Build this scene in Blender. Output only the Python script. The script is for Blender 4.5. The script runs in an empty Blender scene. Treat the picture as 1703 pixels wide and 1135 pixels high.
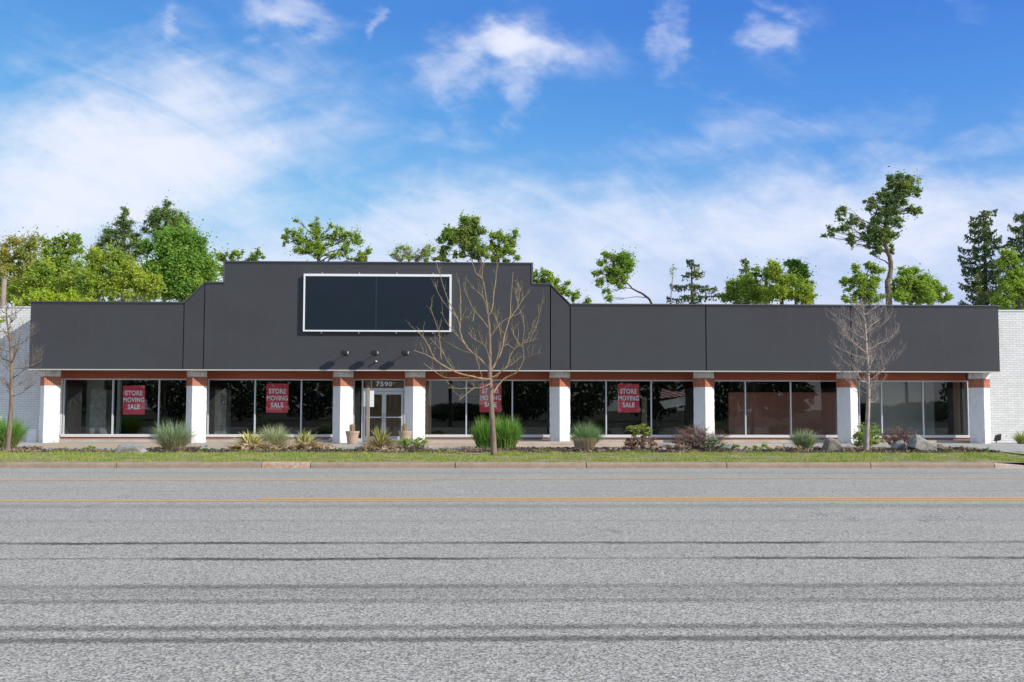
import bpy, math, random
import numpy as np
from mathutils import Vector, Matrix, Euler, noise as mn

R = math.radians
sc = bpy.context.scene
COL = sc.collection
random.seed(7)
rng = np.random.default_rng(7)

# ------------------------------------------------------------------ camera
F = 1470.0; CX, CY = 851.5, 567.5; SHIFT = 32.0
CAMZ = 1.75
cam_d = bpy.data.cameras.new('camera'); cam = bpy.data.objects.new('camera', cam_d)
COL.objects.link(cam); sc.camera = cam
cam_d.sensor_width = 36.0; cam_d.lens = 36.0 * F / 1703.0
cam_d.shift_y = SHIFT / 1703.0
cam_d.clip_start = 0.1; cam_d.clip_end = 3000
PITCH = math.atan((680 - 567.5 - SHIFT) / F)
RM = (Matrix.Rotation(R(-1.26), 3, 'Z') @ Matrix.Rotation(math.pi/2 + PITCH, 3, 'X') @ Matrix.Rotation(R(0.103), 3, 'Z'))
cam.matrix_world = Matrix.Translation((0, 0, CAMZ)) @ RM.to_4x4()

def ray(px, py):
    return RM @ Vector(((px - CX) / F, (CY - py + SHIFT) / F, -1))
def P(px, py, Y):                      # point of the photograph's pixel at depth plane Y
    d = ray(px, py); return Vector((0, 0, CAMZ)) + d * (Y / d.y)
def G(px, py, z=0.0):                  # point on a level at height z
    d = ray(px, py); return Vector((0, 0, CAMZ)) + d * ((z - CAMZ) / d.z)

# ------------------------------------------------------------------ sky
SUN_AZ = R(60.0)                       # to the right of straight behind the camera
SUN_EL = R(29.7)
sd = Vector((math.sin(SUN_AZ) * math.cos(SUN_EL), -math.cos(SUN_AZ) * math.cos(SUN_EL), math.sin(SUN_EL)))
w = bpy.data.worlds.new('World'); sc.world = w; w.use_nodes = True
nt = w.node_tree; nt.nodes.clear()
class N:
    def __init__(s, nt): s.nt = nt
    def new(s, t, **k):
        n = s.nt.nodes.new(t)
        for a, b in k.items(): setattr(n, a, b)
        return n
    def put(s, sock, v):
        if isinstance(v, bpy.types.NodeSocket): s.nt.links.new(v, sock)
        else: sock.default_value = v
    def m(s, op, a, b=0.0, c=None, clamp=False):
        n = s.new('ShaderNodeMath', operation=op); n.use_clamp = clamp
        s.put(n.inputs[0], a); s.put(n.inputs[1], b)
        if c is not None: s.put(n.inputs[2], c)
        return n.outputs[0]
    def mix(s, f, a, b, blend='MIX'):
        n = s.new('ShaderNodeMix', data_type='RGBA', blend_type=blend)
        s.put(n.inputs[0], f)
        s.put(n.inputs[6], a if not isinstance(a, tuple) or len(a) == 4 else (*a, 1))
        s.put(n.inputs[7], b if not isinstance(b, tuple) or len(b) == 4 else (*b, 1))
        return n.outputs[2]
    def noise(s, vec, scale, detail=4, rough=.55, dist=0.0, out=0):
        n = s.new('ShaderNodeTexNoise'); 
        if vec is not None: s.put(n.inputs['Vector'], vec)
        n.inputs['Scale'].default_value = scale; n.inputs['Detail'].default_value = detail
        n.inputs['Roughness'].default_value = rough; n.inputs['Distortion'].default_value = dist
        return n.outputs[out]
    def ramp(s, f, pts, interp='LINEAR'):
        n = s.new('ShaderNodeValToRGB'); s.put(n.inputs[0], f)
        cr = n.color_ramp; cr.interpolation = interp
        while len(cr.elements) < len(pts): cr.elements.new(.5)
        for e, (p, c) in zip(cr.elements, pts):
            e.position = p; e.color = (c, c, c, 1) if isinstance(c, (int, float)) else (*c[:3], 1)
        return n.outputs[0]
    def sm(s, x, lo, hi):
        n = s.new('ShaderNodeMapRange', interpolation_type='SMOOTHSTEP')
        s.put(n.inputs[0], x); n.inputs[1].default_value = lo; n.inputs[2].default_value = hi
        return n.outputs[0]
    def mapping(s, vec, scale=(1, 1, 1), loc=(0, 0, 0), rot=(0, 0, 0)):
        n = s.new('ShaderNodeMapping'); s.put(n.inputs[0], vec)
        n.inputs['Location'].default_value = loc; n.inputs['Scale'].default_value = scale; n.inputs['Rotation'].default_value = rot
        return n.outputs[0]

n = N(nt)
sky = n.new('ShaderNodeTexSky', sky_type='NISHITA'); sky.sun_disc = False
sky.sun_elevation = SUN_EL
sky.sun_rotation = math.atan2(sd.x, sd.y)
sky.air_density = 1.0; sky.dust_density = 0.6; sky.ozone_density = 2.0; sky.altitude = 100
tc = n.new('ShaderNodeTexCoord').outputs['Generated']
sep = n.new('ShaderNodeSeparateXYZ'); nt.links.new(tc, sep.inputs[0])
X, Y, Z = sep.outputs
Yc = n.m('MAXIMUM', Y, 0.08)
U = n.m('DIVIDE', X, Yc); V = n.m('DIVIDE', Z, Yc)
front = n.sm(Y, 0.1, 0.35)
comb = n.new('ShaderNodeCombineXYZ'); nt.links.new(U, comb.inputs[0]); nt.links.new(V, comb.inputs[1]); UV = comb.outputs[0]
rotd = n.mapping(UV, rot=(0, 0, R(-12)))
strk = n.mapping(rotd, scale=(1.0, 3.0, 1))
f1 = n.noise(strk, 4.0, 9, .60, .6)
f2 = n.noise(n.mapping(UV, scale=(1, 1.5, 1), loc=(3, 1, 0)), 9.0, 10, .6, 0.7)
wisps = n.noise(n.mapping(n.mapping(UV, rot=(0, 0, R(30))), scale=(1, 3.0, 1), loc=(1, 4, 0)), 5.0, 10, .58, 1.2)
fb = n.m('ADD', n.m('MULTIPLY', f1, .42), n.m('ADD', n.m('MULTIPLY', f2, .26), n.m('MULTIPLY', wisps, .32)))
fb = n.m('SUBTRACT', fb, .5)
warp = n.noise(n.mapping(UV, scale=(1, 1.6, 1)), 6.0, 5, .6, 0, out=1)
wsep = n.new('ShaderNodeSeparateXYZ'); nt.links.new(warp, wsep.inputs[0])
Uw = n.m('ADD', U, n.m('MULTIPLY', n.m('SUBTRACT', wsep.outputs[0], .5), .20))
Vw = n.m('ADD', V, n.m('MULTIPLY', n.m('SUBTRACT', wsep.outputs[1], .5), .16))
# clouds of that morning: (px, py, rx, ry, rotation deg, weight)
blobs = [(200, 270, 300, 125, 14, 1.25), (340, 180, 170, 85, -8, .95), (90, 330, 260, 120, 0, .95), (480, 195, 140, 40, -14, .5),
         (285, 100, 50, 50, -50, .42), (130, 160, 90, 25, -15, .42), (848, 95, 88, 42, -6, 1.2), (790, 118, 90, 34, 14, .7), (865, 155, 28, 55, -10, .6),
         (480, 12, 80, 30, -12, .78), (608, 30, 18, 26, 0, .62), (545, 20, 60, 16, 10, .3), (285, 45, 26, 28, 0, .42), (1118, 50, 26, 70, -14, .62), (1278, 52, 34, 24, 10, .58), (1290, 8, 40, 18, 0, .5),
         (1660, 25, 60, 30, 0, .32), (1100, 315, 130, 50, 0, .55), (740, 380, 240, 50, 0, .9), (1300, 385, 640, 95, 0, 1.0), (1560, 250, 330, 34, 8, .42), (1150, 235, 340, 36, 5, .36),
         (850, 470, 1300, 110, 0, .75), (730, 200, 90, 20, -14, .34), (980, 295, 110, 16, 8, .35)]
Fld = None
for (bx, by, rx, ry, rot, wt) in blobs:
    d = ray(bx, by); u0, v0 = d.x / d.y, d.z / d.y
    ca, sa = math.cos(R(rot)), math.sin(R(rot))
    du = n.m('SUBTRACT', Uw, u0); dv = n.m('SUBTRACT', Vw, v0)
    a = n.m('ADD', n.m('MULTIPLY', du, ca * F / rx), n.m('MULTIPLY', dv, sa * F / rx))
    b = n.m('SUBTRACT', n.m('MULTIPLY', dv, ca * F / ry), n.m('MULTIPLY', du, sa * F / ry))
    q = n.m('ADD', n.m('MULTIPLY', a, a), n.m('MULTIPLY', b, b))
    g = n.m('MULTIPLY', n.m('DIVIDE', 1.0, n.m('ADD', 1.0, n.m('MULTIPLY', q, n.m('ADD', .45, n.m('MULTIPLY', q, .55))))), wt)
    Fld = g if Fld is None else n.m('MAXIMUM', Fld, g)
dens = n.m('ADD', n.m('MULTIPLY', Fld, 1.06), n.m('MULTIPLY', fb, 2.7))
cl_front = n.m('MULTIPLY', n.sm(dens, .02, 1.5), front)
back = n.noise(tc, 3.0, 7, .6, .4)
up = n.sm(Z, .5, .75)
cl_fill = n.m('MULTIPLY', n.m('MULTIPLY', n.sm(back, .3, .75), n.sm(Z, .05, .3)), n.m('MAXIMUM', n.m('SUBTRACT', 1.0, front), up))  # unseen clouds overhead and behind the camera, added to raise the sky fill
cloud = n.m('ADD', cl_front, n.m('MULTIPLY', cl_fill, .95), clamp=True)
cloud = n.m('MULTIPLY', cloud, .97)
grad = n.ramp(Z, [(0.0, (.55, .66, .90)), (.13, (.42, .60, .88)), (.22, (.17, .46, .85)), (.31, (.085, .33, .80)), (.41, (.050, .225, .72)), (1.0, (.07, .25, .72))])
grad = n.mix(1.0, grad, (10.5, 10.5, 10.5), 'MULTIPLY')
side = n.sm(U, -.5, .55)
grad = n.mix(1.0, grad, n.mix(n.m('MULTIPLY', side, front), (1.45, 1.22, 1.0), (.95, .88, .97)), 'MULTIPLY')
skyc = n.mix(.85, sky.outputs[0], grad)
finalc = n.mix(cloud, skyc, (8.2, 8.5, 9.7))
bg = n.new('ShaderNodeBackground'); nt.links.new(finalc, bg.inputs[0]); bg.inputs[1].default_value = 0.10
wo = n.new('ShaderNodeOutputWorld'); nt.links.new(bg.outputs[0], wo.inputs[0])

sun_d = bpy.data.lights.new('sun', 'SUN'); sun_d.energy = 4.4; sun_d.angle = R(.5); sun_d.color = (1, .95, .87)
sun = bpy.data.objects.new('sun', sun_d); COL.objects.link(sun)
sun.rotation_euler = (-sd).to_track_quat('-Z', 'Y').to_euler()
sun.location = sd * 60
sc.view_settings.view_transform = 'Standard'; sc.view_settings.look = 'None'
sc.view_settings.exposure = 0.08; sc.view_settings.gamma = 1.0
sc.cycles.max_bounces = 6; sc.cycles.transparent_max_bounces = 12
try: sc.cycles.use_denoising = True
except Exception: pass

# ------------------------------------------------------------------ helpers
def tag(o, label=None, cat=None, group=None, kind=None):
    if label: o['label'] = label
    if cat: o['category'] = cat
    if group: o['group'] = group
    if kind: o['kind'] = kind
    return o
def empty(name, loc=(0, 0, 0), rz=0.0):
    o = bpy.data.objects.new(name, None); COL.objects.link(o); o.location = loc; o.rotation_euler = (0, 0, rz)
    o.empty_display_size = .2
    return o
def absloc(o):
    v = Vector(o.location)
    while o.parent: o = o.parent; v += Vector(o.location)
    return v
class MB:
    def __init__(s): s.v = []; s.f = []
    def box(s, x0, x1, y0, y1, z0, z1):
        i = len(s.v)
        s.v += [(x, y, z) for z in (z0, z1) for y in (y0, y1) for x in (x0, x1)]
        s.f += [tuple(i + k for k in q) for q in ((0, 2, 3, 1), (4, 5, 7, 6), (0, 1, 5, 4), (2, 6, 7, 3), (0, 4, 6, 2), (1, 3, 7, 5))]
        return s
    def obox(s, c, ax, ay, hx, hy, z0, z1):     # oriented box
        i = len(s.v)
        for z in (z0, z1):
            for (a, b) in ((-1, -1), (1, -1), (1, 1), (-1, 1)):
                p = Vector(c) + Vector(ax) * hx * a + Vector(ay) * hy * b; s.v.append((p.x, p.y, z))
        s.f += [tuple(i + k for k in q) for q in ((3, 2, 1, 0), (4, 5, 6, 7), (0, 1, 5, 4), (1, 2, 6, 5), (2, 3, 7, 6), (3, 0, 4, 7))]
    def prism(s, poly, y0, y1):                 # poly of (x, z), extruded along y
        i = len(s.v); k = len(poly)
        s.v += [(x, y0, z) for x, z in poly] + [(x, y1, z) for x, z in poly]
        s.f.append(tuple(range(i, i + k))); s.f.append(tuple(range(i + 2*k - 1, i + k - 1, -1)))
        for a in range(k):
            b = (a + 1) % k; s.f.append((i + b, i + a, i + k + a, i + k + b))
    def tube(s, pts, rad, sides=6, cap=True):
        pts = [Vector(p) for p in pts]; k = len(pts); base = len(s.v)
        up = Vector((0, 0, 1)); prev = None
        for j, p in enumerate(pts):
            t = (pts[min(j+1, k-1)] - pts[max(j-1, 0)])
            t = t.normalized() if t.length > 1e-9 else Vector((0, 0, 1))
            if prev is None: a = t.orthogonal().normalized()
            else:
                a = prev - t * prev.dot(t)
                a = a.normalized() if a.length > 1e-6 else t.orthogonal().normalized()
            prev = a; b = t.cross(a)
            r = rad[j] if isinstance(rad, (list, tuple)) else rad
            for q in range(sides):
                an = 2 * math.pi * q / sides
                v = p + (a * math.cos(an) + b * math.sin(an)) * r
                s.v.append(tuple(v))
        for j in range(k - 1):
            for q in range(sides):
                q2 = (q + 1) % sides
                s.f.append((base + j*sides + q, base + j*sides + q2, base + (j+1)*sides + q2, base + (j+1)*sides + q))
        if cap:
            s.f.append(tuple(base + q for q in reversed(range(sides)))); s.f.append(tuple(base + (k-1)*sides + q for q in range(sides)))
    def lathe(s, prof, c, sides=24):
        i = len(s.v); k = len(prof)
        for (r, z) in prof:
            for q in range(sides):
                an = 2*math.pi*q/sides; s.v.append((c[0] + r*math.cos(an), c[1] + r*math.sin(an), c[2] + z))
        for j in range(k - 1):
            for q in range(sides):
                q2 = (q+1) % sides; s.f.append((i+j*sides+q, i+j*sides+q2, i+(j+1)*sides+q2, i+(j+1)*sides+q))
        s.f.append(tuple(i + q for q in reversed(range(sides)))); s.f.append(tuple(i + (k-1)*sides + q for q in range(sides)))
    def build(s, name, mat, parent=None, loc=None, smooth=False, bevel=0):
        me = bpy.data.meshes.new(name); off = Vector((0, 0, 0))
        if parent: off = absloc(parent)
        elif loc is not None: off = Vector(loc)
        me.from_pydata([tuple(Vector(v) - off) for v in s.v], [], s.f)
        me.validate(); me.materials.append(mat)
        o = bpy.data.objects.new(name, me); COL.objects.link(o)
        if parent: o.parent = parent
        elif loc is not None: o.location = off
        if smooth:
            for p in me.polygons: p.use_smooth = True
        if bevel:
            b = o.modifiers.new('bevel', 'BEVEL'); b.width = bevel; b.segments = 2; b.limit_method = 'ANGLE'
        return o
def np_mesh(name, verts, nper, mat, parent=None, loc=(0, 0, 0)):
    """verts: (k*nper, 3) array, each run of nper verts is one face"""
    off = np.array(absloc(parent) if parent else Vector(loc))
    V_ = (verts - off).astype(np.float32); k = len(V_) // nper
    me = bpy.data.meshes.new(name)
    me.vertices.add(len(V_)); me.vertices.foreach_set('co', V_.ravel())
    me.loops.add(k * nper); me.loops.foreach_set('vertex_index', np.arange(k * nper, dtype=np.int32))
    me.polygons.add(k); me.polygons.foreach_set('loop_start', np.arange(0, k * nper, nper, dtype=np.int32))
    me.polygons.foreach_set('loop_total', np.full(k, nper, dtype=np.int32))
    me.update(calc_edges=True); me.materials.append(mat)
    o = bpy.data.objects.new(name, me); COL.objects.link(o)
    if parent: o.parent = parent
    else: o.location = loc
    return o

# ------------------------------------------------------------------ materials
def mat(name, color=(.5, .5, .5), rough=.8, metal=0.0, fn=None, spec=.5):
    m = bpy.data.materials.new(name); m.use_nodes = True
    t = m.node_tree; b = t.nodes['Principled BSDF']
    b.inputs['Base Color'].default_value = (*color, 1); b.inputs['Roughness'].default_value = rough
    b.inputs['Metallic'].default_value = metal; b.inputs['Specular IOR Level'].default_value = spec
    if fn: fn(N(t), b, t)
    return m
def pos(n): return n.new('ShaderNodeNewGeometry').outputs['Position']
def bump(n, b, h, strength=.5, dist=.01):
    x = n.new('ShaderNodeBump'); x.inputs['Strength'].default_value = strength; x.inputs['Distance'].default_value = dist
    n.put(x.inputs['Height'], h); n.nt.links.new(x.outputs[0], b.inputs['Normal'])
def varied(c1, c2, scale=3, bs=.3, bd=.01, bscale=40, stretch=(1, 1, 1), detail=6):
    def fn(n, b, t):
        p = n.mapping(pos(n), scale=stretch)
        f = n.sm(n.noise(p, scale, detail, .62), .3, .7)
        n.put(b.inputs['Base Color'], n.mix(f, c1, c2))
        if bs: bump(n, b, n.noise(p, bscale, 5, .65), bs, bd)
    return fn
M = {}
# asphalt
def f_asphalt(n, b, t):
    p = pos(n)
    s = n.new('ShaderNodeSeparateXYZ'); n.put(s.inputs[0], p); X, Y, Z = s.outputs
    vor = n.new('ShaderNodeTexVoronoi'); n.put(vor.inputs['Vector'], n.mapping(p, scale=(1, 1, .2))); vor.inputs['Scale'].default_value = 62
    vs = n.new('ShaderNodeSeparateColor'); n.put(vs.inputs[0], vor.outputs['Color'])
    grain = n.m('ADD', n.m('MULTIPLY', vs.outputs[0], .55), n.m('MULTIPLY', n.noise(p, 45, 5, .75), .45))
    big = n.noise(p, .35, 5, .6); strp = n.noise(n.mapping(p, scale=(.035, 1.3, 1)), 1.0, 5, .6)
    mid = n.noise(n.mapping(p, scale=(.35, 1, 1)), 4, 5, .7)
    val = n.m('ADD', -.03, n.m('MULTIPLY', grain, .86))
    val = n.m('MULTIPLY', val, n.m('ADD', .70, n.m('ADD', n.m('MULTIPLY', big, .2), n.m('ADD', n.m('MULTIPLY', strp, .22), n.m('MULTIPLY', mid, .18)))))
    # longitudinal seams, cracks and tyre-darkened bands: (y, half width, strength, wobble)
    wob = n.m('SUBTRACT', n.noise(n.mapping(p, scale=(1, 0, 0)), .45, 5, .62), .5)
    wob = n.m('ADD', wob, n.m('MULTIPLY', n.m('SUBTRACT', n.noise(n.mapping(p, scale=(1, 0, 0), loc=(7, 0, 0)), 3.5, 5, .7), .5), .35))
    wob2 = n.m('SUBTRACT', n.noise(n.mapping(p, scale=(1, 0, 0), loc=(40, 0, 0)), .3, 6, .65), .5)
    edge = n.m('SUBTRACT', n.noise(p, 14, 4, .7), .5)
    dark = None
    def Yp(py): return G(851, py).y
    def line(py, hwpx, st, wb=0, ed=.5, patch=None, soft=1.0):
        nonlocal dark
        y0 = Yp(py); hw = (Yp(py - hwpx) - y0)
        yy = n.m('SUBTRACT', Y, y0)
        if wb: yy = n.m('ADD', yy, n.m('MULTIPLY', wob if wb > 0 else wob2, abs(wb)))
        yy = n.m('ADD', yy, n.m('MULTIPLY', edge, ed * hw))
        dd = n.m('ABSOLUTE', yy)
        k = n.m('SUBTRACT', 1.0, n.sm(dd, hw * .2 * soft, hw))
        k = n.m('MULTIPLY', k, st)
        if patch is not None: k = n.m('MULTIPLY', k, patch)
        dark = k if dark is None else n.m('MAXIMUM', dark, k)
    pa = n.sm(n.noise(n.mapping(p, scale=(.25, .05, 1)), 1.2, 5, .7), .3, .62)
    pb = n.sm(n.noise(n.mapping(p, scale=(.30, .02, 1), loc=(9, 3, 0)), 1.0, 5, .7), .38, .6)
    line(903, 2.8, .78, .26, 1.9, n.m('ADD', n.m('MULTIPLY', pa, .75), .25))
    line(929, 1.6, .5, -.35, 2.0, n.m('ADD', n.m('MULTIPLY', pa, .5), .4))
    line(929, 3.2, .75, -.35, 2.0, pb)
    line(975, 6, .42, .10, 1.2, n.m('ADD', n.m('MULTIPLY', pb, .35), .65)); line(985, 13, .16, .1, .6)
    line(999, 6, .40, .12, 1.2, n.m('ADD', n.m('MULTIPLY', pa, .4), .6))
    line(1043, 7, .50, .10, 1.2, n.m('ADD', n.m('MULTIPLY', pa, .35), .65)); line(1063, 7, .55, .12, 1.2)
    line(842, 5, .20, 0, .4); line(817, 1.0, .25, .3, 2.0, pa); line(866, 3, .10, .2, .5); line(787, 1.2, .2, .05, .5)
    val = n.m('MULTIPLY', val, n.m('SUBTRACT', 1.0, dark))
    cr = n.new('ShaderNodeTexVoronoi', feature='DISTANCE_TO_EDGE'); cr.inputs['Scale'].default_value = .42
    wv = n.new('ShaderNodeVectorMath', operation='ADD'); n.put(wv.inputs[0], n.mapping(p, scale=(1, .55, 1)))
    wn = n.new('ShaderNodeVectorMath', operation='SCALE'); n.put(wn.inputs[0], n.noise(p, 1.4, 7, .7, 0, out=1)); wn.inputs['Scale'].default_value = .9
    n.nt.links.new(wn.outputs[0], wv.inputs[1]); n.nt.links.new(wv.outputs[0], cr.inputs['Vector'])
    crk = n.m('MULTIPLY', n.m('SUBTRACT', 1.0, n.sm(cr.outputs['Distance'], .0015, .007)), n.sm(n.noise(p, .22, 3, .6), .52, .66))
    spots = n.m('MULTIPLY', n.sm(n.noise(n.mapping(p, scale=(.6, 1, 1), loc=(5, 2, 0)), 1.7, 4, .6), .66, .78), .22)
    val = n.m('MULTIPLY', val, n.m('SUBTRACT', 1.0, n.m('MULTIPLY', crk, .5)))
    val = n.m('MULTIPLY', val, n.m('SUBTRACT', 1.0, spots))
    warm = n.sm(n.noise(p, 9, 3, .6), .62, .8)
    n.put(b.inputs['Base Color'], n.mix(n.m('MULTIPLY', warm, n.m('MULTIPLY', vs.outputs[1], .5)), n.mix(1.0, (.92, .855, .695), _gray(n, val), 'MULTIPLY'), n.mix(1.0, (1.15, .85, .64), _gray(n, val), 'MULTIPLY')))
    bump(n, b, n.m('ADD', vor.outputs['Distance'], n.noise(p, 90, 3, .6)), .55, .006)
def _gray(n, v):
    c = n.new('ShaderNodeCombineColor')
    for i in range(3): n.put(c.inputs[i], v)
    return c.outputs[0]
M['asphalt'] = mat('asphalt', rough=.92, fn=f_asphalt, spec=.25)
def f_fascia(n, b, t):
    p = pos(n)
    f = n.noise(n.mapping(p, scale=(.5, 1, .8)), .5, 6, .6); g = n.noise(p, 3.0, 6, .7)
    c = n.mix(n.sm(f, .35, .65), (.054, .054, .062), (.056, .061, .066))
    n.put(b.inputs['Base Color'], n.mix(n.m('MULTIPLY', n.sm(g, .45, .8), .25), c, (.070, .072, .075)))
    streak = n.sm(n.noise(n.mapping(p, scale=(7, 1, .25)), 1.0, 4, .6), .55, .8)
    b.inputs['Roughness'].default_value = .85
    c2 = n.mix(n.m('MULTIPLY', streak, .16), b.inputs['Base Color'].links[0].from_socket, (.10, .10, .105))
    n.put(b.inputs['Base Color'], c2)
    bump(n, b, n.m('ADD', n.noise(p, 160, 4, .7), n.m('MULTIPLY', n.noise(p, 1.1, 3, .5), 4.0)), .35, .004)
M['fascia'] = mat('charcoal_stucco', rough=.88, fn=f_fascia, spec=.3)
M['groove'] = mat('dark_joint', (.008, .008, .009), .9)
M['cap'] = mat('cap_metal', (.10, .105, .115), .45, .3)
M['drip'] = mat('drip_edge', (.55, .50, .44), .5)
def f_pillar(n, b, t):
    p = pos(n)
    s = n.new('ShaderNodeSeparateXYZ'); n.put(s.inputs[0], p)
    g = n.noise(n.mapping(p, scale=(1, 1, .5)), 5, 6, .7)
    top = n.sm(s.outputs[2], 2.95, 3.05)
    stain = n.m('MULTIPLY', n.sm(g, .42, .62), n.m('ADD', n.m('MULTIPLY', top, .42), .12))
    low = n.m('MULTIPLY', n.m('SUBTRACT', 1.0, n.sm(s.outputs[2], .32, .62)), n.sm(g, .4, .7))
    c = n.mix(stain, (.80, .79, .77), (.46, .44, .38))
    n.put(b.inputs['Base Color'], n.mix(n.m('MULTIPLY', low, .8), c, (.42, .36, .29)))
    bump(n, b, n.m('ADD', n.noise(p, 22, 6, .7), n.m('MULTIPLY', n.noise(p, 90, 3, .7), .4)), .55, .02)
M['pillar'] = mat('white_painted_block', rough=.9, fn=f_pillar)
M['tile'] = mat('terracotta_tile', rough=.6, fn=lambda n, b, t: (n.put(b.inputs['Base Color'], n.mix(n.new('ShaderNodeNewGeometry').outputs['Random Per Island'], (.36, .10, .055), (.50, .17, .09)))))
M['grout'] = mat('grout', (.55, .45, .38), .9)
M['rust'] = mat('rust_red_beam', rough=.6, fn=varied((.36, .080, .036), (.46, .105, .05), 1.2, .15, .005, 60, (.3, 1, 2)))
def f_brick_white(n, b, t):
    p = pos(n)
    mp = n.mapping(p, rot=(R(90), 0, 0))
    br = n.new('ShaderNodeTexBrick'); n.put(br.inputs['Vector'], mp)
    br.inputs['Scale'].default_value = 1.0; br.inputs['Mortar Size'].default_value = .009; br.inputs['Mortar Smooth'].default_value = .35
    br.inputs['Brick Width'].default_value = .30; br.inputs['Row Height'].default_value = .10
    br.inputs['Color1'].default_value = (.80, .79, .75, 1); br.inputs['Color2'].default_value = (.70, .70, .67, 1); br.inputs['Mortar'].default_value = (.52, .52, .50, 1)
    hole = n.new('ShaderNodeTexVoronoi'); n.put(hole.inputs['Vector'], n.mapping(p, scale=(1.0, 1, 1.3))); hole.inputs['Scale'].default_value = 1.5
    hm = n.m('SUBTRACT', 1.0, n.sm(hole.outputs['Distance'], .05, .075))
    st = n.sm(n.noise(n.mapping(p, scale=(1, 1, .4)), 1.6, 5, .65), .5, .8)
    c = n.mix(n.m('MULTIPLY', st, .35), br.outputs['Color'], (.50, .46, .38))
    n.put(b.inputs['Base Color'], n.mix(n.m('MULTIPLY', hm, .75), c, (.18, .17, .16)))
    bump(n, b, n.m('SUBTRACT', n.m('MULTIPLY', n.noise(p, 30, 4, .7), .4), br.outputs['Fac']), .9, .012)
M['brick_white'] = mat('white_painted_brick', rough=.85, fn=f_brick_white)
def f_brick_red(n, b, t):
    p = pos(n); br = n.new('ShaderNodeTexBrick'); n.put(br.inputs['Vector'], n.mapping(p, rot=(R(90), 0, 0)))
    br.inputs['Scale'].default_value = 1.0; br.inputs['Mortar Size'].default_value = .008
    br.inputs['Brick Width'].default_value = .22; br.inputs['Row Height'].default_value = .075
    br.inputs['Color1'].default_value = (.28, .085, .05, 1); br.inputs['Color2'].default_value = (.20, .05, .035, 1); br.inputs['Mortar'].default_value = (.35, .30, .26, 1)
    n.put(b.inputs['Base Color'], br.outputs['Color']); bump(n, b, br.outputs['Fac'], -.5, .01)
M['brick_red'] = mat('red_brick', rough=.85, fn=f_brick_red)
M['alum'] = mat('aluminium_frame', (.62, .64, .67), .4, .25)
M['alum_warm'] = mat('painted_sill', (.66, .66, .66), .5)
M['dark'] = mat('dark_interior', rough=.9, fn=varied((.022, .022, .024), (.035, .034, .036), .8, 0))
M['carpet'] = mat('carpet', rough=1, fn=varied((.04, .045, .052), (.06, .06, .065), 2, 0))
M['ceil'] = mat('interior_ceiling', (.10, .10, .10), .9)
M['greywall'] = mat('grey_plaster', rough=.9, fn=varied((.60, .59, .53), (.70, .68, .62), .7, .2))
M['roughgrey'] = mat('rough_grey_stucco', rough=.95, fn=varied((.16, .155, .145), (.28, .27, .25), 5, .8, .03, 18))
M['brownboard'] = mat('brown_board', rough=.8, fn=varied((.46, .18, .14), (.54, .23, .16), .6, 0))
M['tanwall'] = mat('tan_wall', (.42, .26, .17), .8)
M['red_sign'] = mat('red_sign_board', rough=.5, fn=varied((.68, .035, .075), (.74, .045, .09), 1, 0))
M['white_let'] = mat('white_lettering', (.88, .90, .93), .5)
M['white_paint'] = mat('white_paint', (.80, .80, .80), .45)
M['board_face'] = mat('black_board_face', rough=.3, spec=.3, fn=varied((.006, .014, .022), (.010, .015, .024), .9, .05, .003, 20))
M['black'] = mat('black_metal', (.012, .012, .013), .45)
M['steel'] = mat('steel', (.55, .55, .56), .35, .8)
M['wood'] = mat('weathered_wood', rough=.9, fn=varied((.26, .21, .16), (.36, .30, .24), 6, .4, .006, 50, (3, 3, .3)))
M['pot'] = mat('tan_pot', rough=.7, fn=varied((.40, .28, .20), (.46, .33, .24), 5, .15))
M['soil'] = mat('soil', rough=1, fn=varied((.03, .02, .015), (.07, .05, .035), 12, .8, .02))
M['conc'] = mat('concrete_paving', rough=.9, fn=varied((.34, .32, .29), (.44, .42, .39), 2.2, .4, .005, 60))
M['conc_edge'] = mat('yellowed_kerb_edge', rough=.9, fn=varied((.50, .35, .19), (.46, .38, .30), 3, .4, .006, 50))
M['slab'] = mat('pink_tan_slab', rough=.9, fn=varied((.46, .36, .28), (.56, .46, .37), 2, .4, .006, 50))
M['roof'] = mat('flat_roof', (.22, .22, .22), .9)
M['earth'] = mat('earth', rough=1, fn=varied((.10, .075, .045), (.09, .10, .04), .5, .5, .02, 12))
def f_kerb(n, b, t):
    p = pos(n)
    g = n.noise(p, 4, 7, .7); h = n.noise(n.mapping(p, scale=(.15, 1, 4)), 2, 5, .6); fine = n.noise(p, 60, 4, .75)
    c = n.mix(n.sm(g, .35, .68), (.36, .26, .19), (.27, .20, .15))
    c = n.mix(n.m('MULTIPLY', n.sm(h, .5, .75), .5), c, (.19, .14, .11))
    c = n.mix(n.m('MULTIPLY', n.sm(fine, .5, .7), .45), c, (.50, .36, .28))
    n.put(b.inputs['Base Color'], c); bump(n, b, n.m('ADD', fine, g), .6, .008)
M['kerb'] = mat('reddish_kerb', rough=.92, fn=f_kerb)
M['kerb_patch'] = mat('kerb_patch', rough=.92, fn=varied((.42, .20, .12), (.50, .42, .33), 7, .5, .008, 40))
M['kerb_pale'] = mat('kerb_pale', rough=.92, fn=varied((.44, .34, .27), (.52, .44, .36), 7, .5, .008, 40))
def f_yellow(n, b, t):
    p = pos(n)
    wear = n.sm(n.noise(p, 30, 5, .75), .38, .62)
    fade = n.sm(n.noise(n.mapping(p, scale=(.12, .3, 1)), 1.2, 4, .6), .35, .7)
    n.put(b.inputs['Base Color'], n.mix(n.m('MULTIPLY', wear, n.m('ADD', .25, n.m('MULTIPLY', fade, .65))), (.66, .35, .07), (.30, .28, .25)))
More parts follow.
